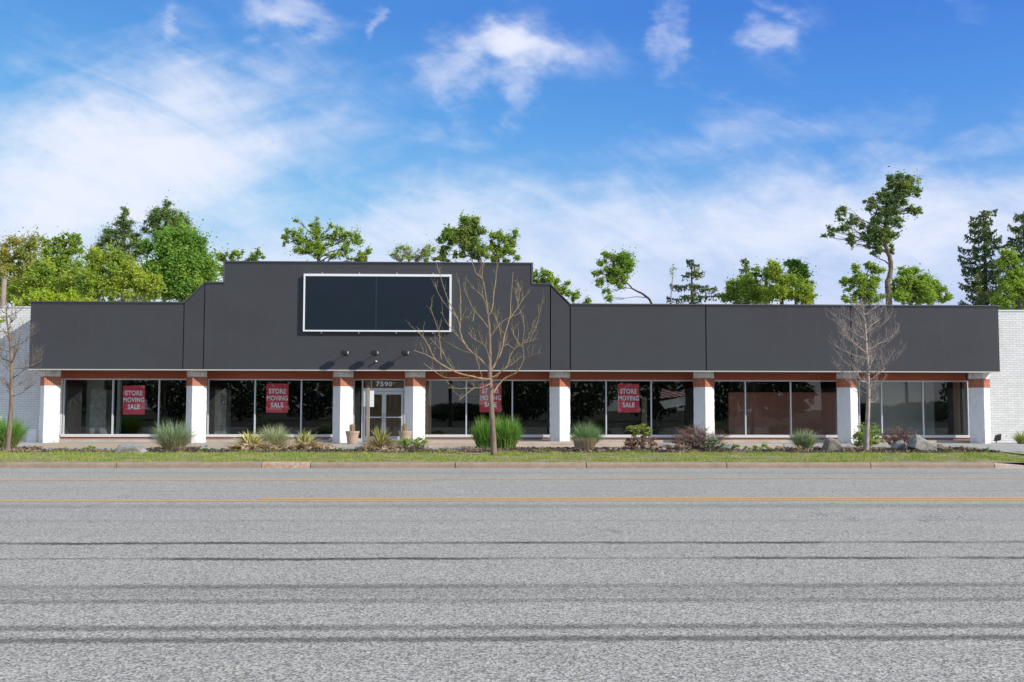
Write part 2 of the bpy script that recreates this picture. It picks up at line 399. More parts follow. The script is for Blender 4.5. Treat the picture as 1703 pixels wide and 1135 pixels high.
M['yellow'] = mat('worn_yellow_paint', rough=.8, fn=f_yellow)
M['rock'] = mat('boulder', rough=.95, fn=varied((.20, .185, .16), (.36, .34, .30), 4, .8, .02, 14))
M['rock_dark'] = mat('boulder_brown', rough=.95, fn=varied((.13, .12, .09), (.25, .22, .17), 5, .8, .02, 14))
M['bark'] = mat('grey_brown_bark', rough=.95, fn=varied((.14, .10, .07), (.27, .20, .15), 8, .6, .01, 40, (1, 1, .25)))
M['bark_gold'] = mat('golden_bark', rough=.9, fn=varied((.27, .18, .10), (.44, .32, .19), 9, .4, .01, 40, (1, 1, .4)))
M['bark_grey'] = mat('silver_bark', rough=.95, fn=varied((.27, .21, .18), (.46, .38, .33), 10, .4, .01, 40, (1, 1, .4)))
M['bark_dark'] = mat('dark_bark', rough=.95, fn=varied((.07, .055, .04), (.13, .10, .075), 3, .6, .02, 20))
def f_mulch(n, b, t):
    p = pos(n); v = n.new('ShaderNodeTexVoronoi'); n.put(v.inputs['Vector'], n.mapping(p, scale=(1, 1.8, 1))); v.inputs['Scale'].default_value = 22
    s = n.new('ShaderNodeSeparateColor'); n.put(s.inputs[0], v.outputs['Color'])
    n.put(b.inputs['Base Color'], n.mix(s.outputs[0], (.018, .014, .012), (.085, .065, .055))); bump(n, b, v.outputs['Distance'], .9, .03)
M['mulch'] = mat('bark_mulch', rough=1, fn=f_mulch)
def leafmat(name, c1, c2, c3=None, trans=.42, nscale=.8):
    m = bpy.data.materials.new(name); m.use_nodes = True; t = m.node_tree; t.nodes.clear(); n = N(t)
    g = n.new('ShaderNodeNewGeometry'); rnd = g.outputs['Random Per Island']
    c = n.mix(rnd, c1, c2)
    if c3: c = n.mix(n.sm(n.noise(g.outputs['Position'], nscale, 3, .6), .42, .66), c, c3)
    d = n.new('ShaderNodeBsdfPrincipled'); n.put(d.inputs['Base Color'], c); d.inputs['Roughness'].default_value = .6; d.inputs['Specular IOR Level'].default_value = .3
    tr = n.new('ShaderNodeBsdfTranslucent'); n.put(tr.inputs[0], n.mix(1.0, c, (1.3, 1.35, .6), 'MULTIPLY'))
    mx = n.new('ShaderNodeMixShader'); mx.inputs[0].default_value = trans
    t.links.new(d.outputs[0], mx.inputs[1]); t.links.new(tr.outputs[0], mx.inputs[2])
    o = n.new('ShaderNodeOutputMaterial'); t.links.new(mx.outputs[0], o.inputs[0])
    return m
L = {
 'green':  leafmat('leaf_green', (0.211, 0.308, 0.049), (0.406, 0.503, 0.097), (0.308, 0.438, 0.065)),
 'maple':  leafmat('leaf_maple', (0.126, 0.261, 0.048), (0.254, 0.423, 0.076), (0.338, 0.473, 0.085)),
 'yellow': leafmat('leaf_yellow_green', (0.302, 0.379, 0.046), (0.544, 0.59, 0.091), (0.258, 0.363, 0.06)),
 'bright': leafmat('leaf_bright', (0.351, 0.446, 0.041), (0.486, 0.567, 0.054)),
 'autumn': leafmat('leaf_bronze', (0.324, 0.297, 0.095), (0.513, 0.459, 0.135), (0.297, 0.351, 0.081)),
 'pine':   leafmat('needle_pine', (0.093, 0.171, 0.054), (0.186, 0.279, 0.078), (0.233, 0.296, 0.078), .2),
 'spruce': leafmat('needle_spruce', (0.06, 0.112, 0.053), (0.135, 0.188, 0.068), (0.225, 0.255, 0.075), .15),
 'olive':  leafmat('leaf_olive', (0.211, 0.276, 0.073), (0.389, 0.438, 0.114), (0.162, 0.259, 0.065)),
 'grass':  leafmat('lawn_grass', (0.15, 0.25, 0.03), (0.36, 0.45, 0.08), (0.46, 0.44, 0.13), .3, 2.5),
 'blade':  leafmat('blade_green', (0.126, 0.266, 0.049), (0.252, 0.420, 0.084), None, .3),
 'bluegr': leafmat('blade_bluegreen', (0.161, 0.253, 0.138), (0.310, 0.402, 0.230), None, .25),
 'pale':   leafmat('blade_pale', (0.360, 0.420, 0.240), (0.520, 0.540, 0.340), None, .25),
 'straw':  leafmat('blade_straw', (0.46, 0.34, 0.22), (0.74, 0.6, 0.44), None, .25),
 'yucca':  leafmat('yucca_variegated', (0.500, 0.440, 0.120), (0.620, 0.560, 0.220), None, .25),
 'yuccag': leafmat('yucca_green', (0.100, 0.150, 0.050), (0.240, 0.260, 0.100), None, .25),
 'twig':   leafmat('twig_brown', (0.156, 0.085, 0.065), (0.325, 0.195, 0.156), None, .05),
 'redleaf':leafmat('leaf_reddish', (0.200, 0.100, 0.070), (0.300, 0.170, 0.110), None, .3),
 'bud':    leafmat('leaf_bud', (0.220, 0.280, 0.060), (0.340, 0.380, 0.100), None, .3),
 'shrub':  leafmat('shrub_leaf', (0.188, 0.281, 0.075), (0.413, 0.488, 0.131), (0.338, 0.45, 0.094), .3, 3),
}
def glassmat():
    m = bpy.data.materials.new('window_glass'); m.use_nodes = True; t = m.node_tree; t.nodes.clear(); n = N(t)
    lw = n.new('ShaderNodeLayerWeight'); lw.inputs[0].default_value = .5
    fz = n.m('POWER', lw.outputs['Facing'], 4.0)
    fr = n.m('ADD', .038, n.m('MULTIPLY', fz, .9), clamp=True)
    gl = n.new('ShaderNodeBsdfGlossy'); gl.inputs['Roughness'].default_value = .01; gl.inputs[0].default_value = (.95, .98, 1, 1)
    bp = n.new('ShaderNodeBump'); bp.inputs['Strength'].default_value = .04; bp.inputs['Distance'].default_value = .02
    n.put(bp.inputs['Height'], n.noise(pos(n), .9, 2, .5)); t.links.new(bp.outputs[0], gl.inputs['Normal'])
    tp = n.new('ShaderNodeBsdfTransparent'); tp.inputs[0].default_value = (.95, .975, .97, 1)
    mx = n.new('ShaderNodeMixShader'); t.links.new(fr, mx.inputs[0]); t.links.new(tp.outputs[0], mx.inputs[1]); t.links.new(gl.outputs[0], mx.inputs[2])
    o = n.new('ShaderNodeOutputMaterial'); t.links.new(mx.outputs[0], o.inputs[0]); return m
M['glass'] = glassmat()

# ------------------------------------------------------------------ ground, road, kerb, paving
KY = G(851, 779).y                     # kerb face
def sheet(name, rows, x0, x1, mat_, nx=2, jit=0):
    b = MB(); xs = np.linspace(x0, x1, nx)
    for (y, z) in rows:
        for x in xs: b.v.append((float(x), y + (random.uniform(-jit, jit) if jit else 0), z))
    for j in range(len(rows) - 1):
        for i in range(nx - 1): b.f.append((j*nx+i, j*nx+i+1, (j+1)*nx+i+1, (j+1)*nx+i))
    return tag(b.build(name, mat_), kind='structure')
sheet('ground', [(-900, -.08), (KY + .1, -.08), (KY + .14, .06), (900, .06)], -900, 900, M['earth'])
sheet('road', [(-7, 0), (KY + .05, 0)], -140, 140, M['asphalt'])
def marking(py0, py1, x0=-140, x1=140):
    b = MB(); ya, yb = G(851, py1).y, G(851, py0).y
    k = 280; xs = np.linspace(x0, x1, k)
    for x in xs:
        wv = .05 * math.sin(x * .21) + .03 * math.sin(x * .067 + 1)
        b.v += [(float(x), ya + wv, .004), (float(x), yb + wv, .004)]
    for i in range(k - 1): b.f.append((2*i, 2*i+2, 2*i+3, 2*i+1))
    return tag(b.build('lane_marking', M['yellow']), kind='structure')
marking(828.0, 830.8, -4.5, 140); marking(831.6, 834.2)
marking(797.0, 799.2, -140, -1.5); marking(797.0, 798.4, -1.45, 5); marking(796.0, 796.9, 3, 140)

# kerb: separate cast lengths in a row, rounded nose
kx = [-60, -40, -22] + [G(p, 772, .1).x for p in (200, 440, 520, 758, 973, 1203, 1438)] + [G(1640, 772, .1).x]
def kerb_piece(x0, x1, m_, h=.165, h1=None):
    b = MB(); prof = [(0, -.07), (0.012, .10), (.035, .145), (.075, 1), (.30, 1), (.30, -.07)]
    k = max(2, int((x1 - x0) / .25)); h1 = h if h1 is None else h1
    for i in range(k + 1):
        t = i / k; x = x0 + .012 + (x1 - x0 - .024) * t; hh = h + (h1 - h) * t; e = .006
        for (dy, z) in prof:
            zz = hh if z == 1 else min(z, hh - .01)
            b.v.append((x, KY + dy + random.uniform(-e, e), zz + random.uniform(-e, e) * .6))
    m = len(prof)
    for i in range(k):
        for j in range(m): b.f.append((i*m+j, i*m+(j+1) % m, (i+1)*m+(j+1) % m, (i+1)*m+j))
    b.f.append(tuple(range(m))[::-1]); b.f.append(tuple(k*m + j for j in range(m)))
    return tag(b.build('kerb', m_), kind='structure')
for i in range(len(kx) - 1):
    kerb_piece(kx[i], kx[i+1], M['kerb_patch'] if i == 4 else M['kerb'], .172 if i == 4 else .165)
kerb_piece(kx[-1], kx[-1] + .9, M['kerb_pale'], .16, .09)
kerb_piece(kx[-1] + .95, kx[-1] + 1.5, M['kerb'], .08, .03)

YG0, YG1 = KY + .28, G(851, 752, .25).y            # lawn strip
ZG0, ZG1 = .15, .235
def lawn_z(y): return ZG0 + (ZG1 - ZG0) * min(1, max(0, (y - YG0) / (YG1 - YG0)))
YA = 33.2; YP = 35.0; ZP = .32
XR = G(1660, 765, .12).x
M['turf'] = mat('thatch', rough=1, fn=varied((.16, .17, .045), (.34, .27, .15), 1.6, .5, .02, 30))
sheet('lawn', [(YG0, ZG0), (YG1 + .4, ZG1 + .01)], -70, XR + 6, M['turf'], 60)
def mulch_back(x):                     # the bed is deep round the plants and shallow between them
    w_ = 0.0
    for (a, c) in ((-10, 60), (245, 330), (388, 535), (604, 712), (770, 1090), (1110, 1230), (1290, 1640)):
        x0, x1 = P(a, 745, 32).x, P(c, 745, 32).x
        w_ = max(w_, min(1, max(0, min(x - x0, x1 - x) / .6 + .3)))
    return 31.5 + w_ * (YA - 31.3)
b = MB(); xs = np.linspace(-30, P(1655, 745, 31).x, 260)
for x in xs:
    yb = mulch_back(float(x)) + random.uniform(-.07, .07)
    for (y, z) in ((YG1 - .1, ZG1 + .004), (YG1 + .35, ZG1 + .04), ((YG1 + .3 + yb) / 2, ZG1 + .055), (yb - .15, ZG1 + .03), (yb + .1, ZG1 - .03)): b.v.append((float(x), y, z))
for i in range(len(xs) - 1):
    for j in range(4): b.f.append((i*5+j, (i+1)*5+j, (i+1)*5+j+1, i*5+j+1))
b.build('mulch_bed', M['mulch'])['kind'] = 'structure'
sheet('apron', [(YG1 - .2, ZG1 - .012), (YP + .1, ZG1 - .008)], -70, 70, M['conc'])
def seg(px0, px1, Y): return P(px0, 740, Y).x, P(px1, 740, Y).x
b = MB(); b.box(-30, 30, YP, 38.25, .0, ZP); tag(b.build('pavement', M['conc'], bevel=.012), kind='structure')
b = MB()
for (a, c) in ((60, 330), (345, 566), (990, 1160)):
    x0, x1 = seg(a, c, YP); b.box(x0, x1, YP - .06, YP + .06, .2, ZP + .012)
b.build('painted_kerb_edge', M['conc_edge'], bevel=.01)['kind'] = 'structure'
b = MB(); x0, x1 = seg(706, 1046, 34.9); b.box(x0, x1, 34.75, 36.2, .2, ZP + .10); b.box(x0 + .2, x1, 34.2, 34.72, .16, ZP - .005)
b.build('entry_step', M['slab'], bevel=.015)['kind'] = 'structure'
b = MB(); x0, x1 = seg(1218, 1298, 34.6); b.box(x0, x1, 34.3, 34.65, .2, ZP + .07)
b.build('entry_step', M['slab'], bevel=.015)['kind'] = 'structure'
b = MB()
for (a, c) in ((1199, 1217), (1300, 1330), (1560, 1644)):
    x0, x1 = seg(a, c, 34.6); b.box(x0, x1, 34.3, 34.7, .2, ZP + .06)
b.build('entry_step', M['conc'], bevel=.015)['kind'] = 'structure'
# driveway at the far right: asphalt running in beside the building
b = MB()
dx0 = P(1655, 745, 31).x
b.v += [(dx0, YG0 + 2.6, .262), (60, YG0 + 2.6, .262), (60, 36.3, .30), (dx0 + .6, 36.3, .30)]; b.f.append((0, 1, 2, 3))
b.build('driveway', M['conc'])['kind'] = 'structure'

# lawn blades
def blades(name, xy, z, h, wd, mat_, lean=.5, parent=None, loc=(0, 0, 0)):
    k = len(xy); an = rng.uniform(0, 2*np.pi, k); ln = rng.uniform(0, lean, k) * h
    d = np.stack([np.cos(an), np.sin(an)], 1); an2 = rng.uniform(0, 2*np.pi, k)
    wv = np.stack([np.cos(an2), np.sin(an2)], 1) * (wd * rng.uniform(.6, 1.3, k))[:, None] / 2
    v = np.zeros((k, 3, 3)); v[:, 0, :2] = xy - wv; v[:, 1, :2] = xy + wv; v[:, 2, :2] = xy + d * ln[:, None]
    v[:, 0, 2] = z; v[:, 1, 2] = z; v[:, 2, 2] = z + h
    return np_mesh(name, v.reshape(-1, 3), 3, mat_, parent, loc)
k = 120000
gx = rng.uniform(-25, XR + 2, k); gy = rng.uniform(YG0 - .03, YG1 + .35, k)
# tufts: density and height vary, bare dirt at the far right by the kerb end
den = np.array([mn.noise(Vector((x * .9, y * 1.6, 0))) for x, y in zip(gx, gy)])
den2 = np.array([mn.noise(Vector((x * 3.1, y * 4.2, 5))) for x, y in zip(gx, gy)])
keep = rng.uniform(0, 1, k) < np.clip(.62 + den * 1.3 + den2 * .5, .06, 1)
edge = YG1 + .1 + .35 * np.sin(gx * .55) * np.cos(gx * .23 + 1) + .35 * den2
keep &= gy < edge
bare = (gx > 12.0) & (gy < YG0 + .7 + .2 * np.sin(gx * 3)) & (gx < 16)
keep &= ~(bare & (rng.uniform(0, 1, k) < .85))
gap = (np.abs(gx + 1 - 6) < 4.5) & (np.abs(gy - (YG0 + 2.4)) < .30)
keep &= ~(gap & (rng.uniform(0, 1, k) < .9))
gx, gy, den, den2 = gx[keep], gy[keep], den[keep], den2[keep]
gz = ZG0 + (ZG1 - ZG0) * (gy - YG0) / (YG1 - YG0)
gh = (.035 + .06 * np.clip(den + .3, 0, 1) + .10 * np.clip(den2 + .0, 0, 1)) * rng.uniform(.6, 1.3, len(gx))
tag(blades('grass', np.stack([gx, gy], 1), gz - .01, gh, .018, L['grass'], .8), 'short patchy lawn grass in a strip along the kerb', 'grass', kind='stuff')
# mulch chips
k = 26000
cx = rng.uniform(-25, 24, k); cy = rng.uniform(YG1 - .3, YA + .1, k)
mb_ = np.array([mulch_back(x) for x in cx]); sel = (cy < mb_ + .1 * rng.normal(size=k)) & (cx < P(1655, 745, 31).x); cx, cy = cx[sel], cy[sel]; k = len(cx)
c0 = np.stack([cx, cy, ZG1 + .02 + rng.uniform(0, .07, k)], 1)
a = rng.normal(size=(k, 3)); a /= np.linalg.norm(a, axis=1)[:, None]; bb = np.cross(a, rng.normal(size=(k, 3))); bb /= np.linalg.norm(bb, axis=1)[:, None]
s_ = rng.uniform(.02, .055, k)[:, None]
q = np.stack([c0 - a*s_ - bb*s_*.35, c0 + a*s_ - bb*s_*.35, c0 + a*s_ + bb*s_*.35, c0 - a*s_ + bb*s_*.35], 1)
M['chips'] = leafmat('mulch_chip', (.03, .022, .018), (.15, .11, .08), (.30, .22, .14), .02, .9)
tag(np_mesh('mulch', q.reshape(-1, 3), 4, M['chips']), 'dark shredded bark mulch around the plants', 'mulch', kind='stuff')

# ------------------------------------------------------------------ the store
YC = 36.75; YF = 36.50; YW = 38.1      # pillar corners, fascia face, window plane
TH = .16
store = empty('store_building', (0, 40, 0))
tag(store, 'long low charcoal storefront with white corner pillars, rust beams and a stepped central parapet', 'building')
zb = P(851, 616, YF).z
def fz(px, py): p = P(px, py, YF); return (p.x, p.z)
L0, L1 = fz(50, 503), fz(304, 505)
zt = L0[1]
xl, x1_, x2_, x3_, x4_ = fz(48.5, 600)[0], fz(304, 600)[0], fz(338, 600)[0], fz(374, 450)[0], fz(884, 450)[0]
x5_, x6_, x7_, x8_, xr = fz(915.5, 600)[0], fz(948.5, 600)[0], fz(1174.5, 600)[0], fz(1416.5, 600)[0], fz(1662.5, 600)[0]
z_w = (fz(300, 504)[1] + fz(1000, 507)[1]) / 2
z_s = (fz(350, 471)[1] + fz(900, 473)[1]) / 2
z_c = (fz(400, 436)[1] + fz(860, 439)[1]) / 2
g_ = .022
panels = [[(xl, zb), (x1_ - g_, zb), (x1_ - g_, z_w), (xl, z_w)],
          [(x1_ + g_, zb), (x2_ - g_, zb), (x2_ - g_, z_s), (x1_ + g_, z_w)],
          [(x2_ + g_, zb), (x5_ - g_, zb), (x5_ - g_, z_s), (x4_, z_s), (x4_, z_c), (x3_, z_c), (x3_, z_s), (x2_ + g_, z_s)],
          [(x5_ + g_, zb), (x6_ - g_, zb), (x6_ - g_, z_w), (x5_ + g_, z_s)],
          [(x6_ + g_, zb), (x7_ - g_, zb), (x7_ - g_, z_w), (x6_ + g_, z_w)],
          [(x7_ + g_, zb), (x8_ - g_, zb), (x8_ - g_, z_w), (x7_ + g_, z_w)],
          [(x8_ + g_, zb), (xr, zb), (xr, z_w), (x8_ + g_, z_w)]]
for pl in panels:
    b = MB(); b.prism(pl, YF, YF + .12); b.build('fascia_panel', M['fascia'], store)
# continuous dark backing behind the joints
b = MB(); b.prism([(xl + .02, zb + .01), (xr - .02, zb + .01), (xr - .02, z_w - .03), (x6_, z_w - .03), (x5_, z_s - .03), (x4_ - .03, z_s - .03), (x4_ - .03, z_c - .03), (x3_ + .03, z_c - .03), (x3_ + .03, z_s - .03), (x2_, z_s - .03), (x1_, z_w - .03), (xl + .02, z_w - .03)], YF + .123, YF + .35)
b.build('parapet_wall', M['groove'], store)
# metal coping
b = MB(); out = [(xl - .03, z_w), (x1_, z_w), (x2_, z_s), (x3_ - .03, z_s), (x3_ - .03, z_c), (x4_ + .03, z_c), (x4_ + .03, z_s), (x5_, z_s), (x6_, z_w), (xr + .03, z_w)]
ct = .045
for (pa_, pb_) in zip(out[:-1], out[1:]):
    if abs(pa_[0] - pb_[0]) < .01:
        lo, hi = sorted((pa_[1], pb_[1])); sgn = 1 if pa_[0] > 0 else -1
        b.box(pa_[0] - .035, pa_[0] + .035, YF - .028, YF + .38, lo + ct, hi - .001)
    else:
        e = .035 if abs(pa_[1] - pb_[1]) < .001 else 0
        b.prism([(pa_[0] - e, pa_[1]), (pb_[0] + e, pb_[1]), (pb_[0] + e, pb_[1] + ct), (pa_[0] - e, pa_[1] + ct)], YF - .03 - (.002 if e == 0 else 0), YF + .38)
b.build('coping', M['cap'], store)
b = MB()                                             # dark reveal line under the coping
for (pa_, pb_) in zip(out[:-1], out[1:]):
    if abs(pa_[0] - pb_[0]) > .01:
        b.prism([(pa_[0], pa_[1] - .075), (pb_[0], pb_[1] - .075), (pb_[0], pb_[1] - .06), (pa_[0], pa_[1] - .06)], YF - .006, YF + .02)
b.build('reveal_strip', M['groove'], store)
b = MB(); b.box(xl - .005, xr + .005, YF - .02, YF + .10, zb - .045, zb - .002); b.build('drip_edge', M['drip'], store)
b = MB(); b.box(xl + .01, xr - .01, YF + .101, YW + .25, zb - .03, zb + .1); b.build('soffit', M['ceil'], store)
for xx in (xl, xr - .12): b = MB(); b.box(xx, xx + .12, YF + .122, YW + .04, zb, z_w - .002); b.build('fascia_return', M['fascia'], store)
b = MB(); b.box(xl + .13, xr - .13, YF + .36, 62, 5.2, 5.4); b.build('roof', M['roof'], store)
b = MB(); b.box(xl + .3, xl + .5, YW + .3, 62, 0, z_w - .1); b.box(xr - .5, xr - .3, YW + .3, 62, 0, z_w - .1); b.box(xl + .5, xr - .5, 61.8, 62, 0, 5.2); b.build('side_wall', M['brick_white'], store)
# header beam
pcx = [P(px, 690, YC).x for px in (72.4, 319, 565.7, 687, 931, 1173.5, 1415, 1637.4)]
zh = P(851, 631.5, YW).z
b = MB(); b.box(pcx[0], pcx[-1] - .1, YW - .10, YW + .12, zh, zb - .03)
b.build('header_beam', M['rust'], store, bevel=.006)
# pillars
AL = R(40); RD = Vector((math.cos(AL), math.sin(AL), 0)); LD = Vector((-math.sin(AL), math.cos(AL), 0)); S = .61
z_b0, z_b1 = P(851, 643.2, YC).z, P(851, 628.0, YC).z
def pillar(x):
    b = MB(); rings = 30; per = 7
    c = Vector((x, YC, 0))
    cor = [c, c + RD*S, c + RD*S + LD*S, c + LD*S]
    for j in range(rings + 1):
        z = ZP - .02 + (zb - .032 - ZP + .02) * j / rings
        for e in range(4):
            for q in range(per):
                p = cor[e].lerp(cor[(e+1) % 4], q / per)
                ctr = c + (RD + LD) * S / 2
                dv = (p - ctr).normalized()
                inb = z_b0 - .05 < z < z_b1 + .05
                p = p + dv * (0 if inb else random.uniform(-.011, .008)); b.v.append((p.x, p.y, z))
    m = 4 * per
    for j in range(rings):
        for q in range(m): b.f.append((j*m+q, j*m+(q+1) % m, (j+1)*m+(q+1) % m, (j+1)*m+q))
    b.f.append(tuple(reversed(range(m)))); b.f.append(tuple(rings*m + q for q in range(m)))
    o = b.build('pillar', M['pillar'], store)
    gt = MB()
    cc = c + (RD + LD) * S / 2
    gt.obox(cc, RD, LD, S/2 + .004, S/2 + .004, z_b0, z_b1); gt.build('band_backing', M['grout'], o)
    tl = MB(); nt_ = 8; tw = (S + .02) / nt_
    zm = (z_b0 + z_b1) / 2
    for (o0, dr, nr) in ((cor[0], RD, -LD), (cor[1], LD, RD), (cor[2], -RD, LD), (cor[3], -LD, -RD)):
        for r_ in ((z_b0 + .006, zm - .006), (zm + .006, z_b1 - .006)):
            for q in range(nt_):
                cen = o0 + dr * ((q + .5) * tw - .01) + nr * .008
                tl.obox(cen, dr, nr, tw/2 - .007, .009, r_[0], r_[1])
    tl.build('tile_band', M['tile'], o)
for x in pcx: pillar(x)

# windows
ztop = zh; zs0 = P(300, 727, YW).z; zs1 = P(300, 722.5, YW).z
def window(pxs, mull, ledge=True):
    x0, x1 = P(pxs[0], 680, YW).x, P(pxs[1], 680, YW).x
    b = MB(); t = .055
    zs = zs1
    b.box(x0, x0 + t, YW - .03, YW + .07, zs, ztop - .06); b.box(x1 - t, x1, YW - .03, YW + .07, zs, ztop - .06)
    b.box(x0, x1, YW - .028, YW + .07, ztop - .058, ztop - .002)
    for mpx in mull:
        xm = P(mpx, 680, YW).x; b.box(xm - .028, xm + .028, YW - .04, YW + .07, zs, ztop - .06)
    fr = b.build('window', M['alum'], store, bevel=.004)
    s = MB(); s.box(x0 - .04, x1 + .04, YW - .10, YW + .10, zs0, zs1 - .001); s.build('sill', M['alum_warm'], fr, bevel=.005)
    edges = [x0 + t] + [P(mpx, 680, YW).x for mpx in mull] + [x1 - t]
    for i, (a, c) in enumerate(zip(edges[:-1], edges[1:])):
        a2 = a + (.028 if i else 0); c2 = c - (.028 if i < len(edges) - 2 else 0)
        g = MB(); g.box(a2, c2, YW + .012, YW + .02, zs, ztop - .06); g.build('pane', M['glass'], fr)
    br = MB(); br.box(x0 - .04, x1 + .04, YW - .06, YW + .14, ZP - .01, zs0 - .002); br.build('brick_base', M['brick_red'], fr)
    lg = MB(); lg.box(x0 - .04, x1 + .04, YW - .42, YW - .062, ZP - .01, ZP + .10); lg.build('ledge', M['slab'], fr, bevel=.01)
    return x0, x1
wins = [((105, 312), (187.6, 264.3)), ((345, 556), (424, 501)), ((704, 917), (775.5, 852)), ((944, 1158), (1008, 1083)), ((1184, 1395), (1239.6, 1315)), ((1428, 1611), (1466, 1535))]
wx = [window(*w_) for w_ in wins]
# piers between the window units
b = MB()
ex = [(P(96, 680, YW).x, wx[0][0] - .04)] + [(wx[i][1] + .04, wx[i+1][0] - .04) for i in (0,)] + [(wx[2][1] + .04, wx[3][0] - .04), (wx[3][1] + .04, wx[4][0] - .04), (wx[4][1] + .04, wx[5][0] - .04), (wx[5][1] + .04, P(1640, 680, YW).x)]
dX0, dX1 = P(586, 680, YW).x, P(676, 680, YW).x
ex += [(wx[1][1] + .04, dX0), (dX1, wx[2][0] - .04)]
for (a, c) in ex: b = MB(); b.box(a, c, YW - .04, YW + .2, ZP - .01, zh - .002); b.build('window_pier', M['brick_white'], store)
b = MB(); b.box(xl + .3, ex[0][0], YW - .04, YW + .2, ZP - .01, zb - .03); b.build('window_pier', M['brick_white'], store)
# entrance: sidelight, double door, transom
zd = P(640, 651, YW).z; zt0 = P(640, 648, YW).z
ent = empty('entrance', (0, 40, 0)); ent.parent = store; ent.location = (0, 0, 0)
def X_(px): return P(px, 690, YW).x
b = MB()
for px in (588, 602.5, 668.5 + 4):
    b.box(X_(px) - .03, X_(px) + .03, YW - .03, YW + .08, ZP, zh - .05)
b.box(X_(588) - .03, X_(675), YW - .028, YW + .07, zh - .048, zh - .002)
b.box(X_(602.5) + .031, X_(672.5) - .031, YW - .028, YW + .08, zd, zt0 + .06)
b.box(X_(617.5) - .012, X_(617.5) + .012, YW - .01, YW + .03, zt0 + .062, zh - .05)
b.box(X_(588) + .031, X_(602.5) - .031, YW - .02, YW + .06, ZP, ZP + .15)
b.build('door_frame', M['alum'], ent, bevel=.004)
g = MB(); g.box(X_(588) + .03, X_(602.5) - .03, YW + .012, YW + .02, ZP + .15, zh - .05); g.build('sidelight', M['glass'], ent)
g = MB(); g.box(X_(602.5) + .03, X_(672.5) - .03, YW + .012, YW + .02, zt0 + .06, zh - .05); g.build('transom', M['glass'], ent)
g = MB(); g.box(X_(602.5) + .04, X_(672.5) - .04, YW + .35, YW + .40, zt0 + .0, zh - .09); g.build('transom_backing', M['tanwall'], ent)
mid = X_(638.5)
for (a, c, hs) in ((X_(602.5) + .05, mid - .004, 1), (mid + .004, X_(672.5) - .05, -1)):
    d_ = MB(); st = .085
    d_.box(a, a + st, YW - .01, YW + .05, ZP + .01, zd - .01); d_.box(c - st, c, YW - .01, YW + .05, ZP + .01, zd - .01)
    d_.box(a + st, c - st, YW - .008, YW + .05, zd - .14, zd - .012); d_.box(a + st, c - st, YW - .008, YW + .05, ZP + .012, ZP + .24)
    dr = d_.build('door', M['alum'], ent, bevel=.004)
    g = MB(); g.box(a + st, c - st, YW + .015, YW + .022, ZP + .24, zd - .14); g.build('pane', M['glass'], dr)
    zbz = P(640, 694.5, YW).z
    g = MB(); g.box(a + st + .002, c - st - .002, YW - .03, YW - .005, zbz - .02, zbz + .03); g.build('push_bar', M['alum'], dr)
    hx = (c - .045) if hs > 0 else (a + .045)
    h = MB(); h.tube([(hx, YW - .015, ZP + .85), (hx, YW - .07, ZP + .88), (hx, YW - .07, ZP + 1.18), (hx, YW - .015, ZP + 1.21)], .014, 8); h.build('handle', M['steel'], dr)
# door number, slab-serif digits
def txt(name, body, size, mat_, parent, loc, sx=1.0, off=.0, ext=.004, spacing=1.0):
    cu = bpy.data.curves.new(name, 'FONT'); cu.body = body; cu.size = size; cu.align_x = 'CENTER'; cu.align_y = 'CENTER'
    cu.offset = off; cu.extrude = ext; cu.space_character = spacing; cu.resolution_u = 6
    o = bpy.data.objects.new(name, cu); COL.objects.link(o)
    bpy.context.view_layer.update()
    me = bpy.data.meshes.new_from_object(o.evaluated_get(bpy.context.evaluated_depsgraph_get()))
    bpy.data.objects.remove(o); me.name = name
    me.transform(Matrix.Rotation(math.pi/2, 4, 'X') @ Matrix.Diagonal((sx, 1, 1, 1)))
    me.materials.clear(); me.materials.append(mat_)
    o = bpy.data.objects.new(name, me); COL.objects.link(o)
    if parent: o.parent = parent; o.location = Vector(loc) - absloc(parent)
    else: o.location = loc
    return o
nc = P(638.8, 639.3, YW)
num = txt('door_number', '7590', .27, M['white_let'], ent, (nc.x, YW - .0, nc.z), 1.18, .008, .005, 1.12)
# interior
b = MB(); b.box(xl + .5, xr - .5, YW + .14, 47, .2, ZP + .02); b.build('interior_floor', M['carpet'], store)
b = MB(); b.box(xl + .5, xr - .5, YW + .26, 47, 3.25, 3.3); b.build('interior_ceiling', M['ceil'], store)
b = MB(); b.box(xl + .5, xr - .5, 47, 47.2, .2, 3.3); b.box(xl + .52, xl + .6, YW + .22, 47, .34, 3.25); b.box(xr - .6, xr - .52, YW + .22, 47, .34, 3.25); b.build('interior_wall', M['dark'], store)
def iwall(px0, px1, Y, m_, z1=3.24, th=.12, py0=None, name='partition'):
    a, c = P(px0, 690, Y).x, P(px1, 690, Y).x
    q = MB(); z0 = ZP + .03
    if py0: z1 = P(851, py0, Y).z
    q.box(a, c, Y, Y + th, z0, z1); return q.build(name, m_, store)
iwall(112, 172, YW + 2.3, M['greywall']); 
b = MB(); xa = P(105, 690, YW).x; b.box(xa - .25, xa - .1, YW + .22, YW + 2.3, ZP + .03, 3.2); b.build('partition', M['greywall'], store)
iwall(150, 176, YW + .5, M['roughgrey'], th=.5, py0=650); iwall(357, 376, YW + .6, M['roughgrey'], th=.7, py0=650); iwall(194, 199, YW + 1.5, M['greywall'], th=.2)
iwall(606, 676, YW + 3.2, M['tanwall']); iwall(1212, 1391, YW + 2.7, M['brownboard'], py0=652); 
iwall(1446, 1604, YW + 2.8, M['greywall']); iwall(1594, 1606, YW + .5, M['tanwall'], th=.4); iwall(1068, 1076, YW + 1.8, M['wood'], th=.2, py0=660)
iwall(707, 717, YW + .8, M['tanwall'], th=.3)
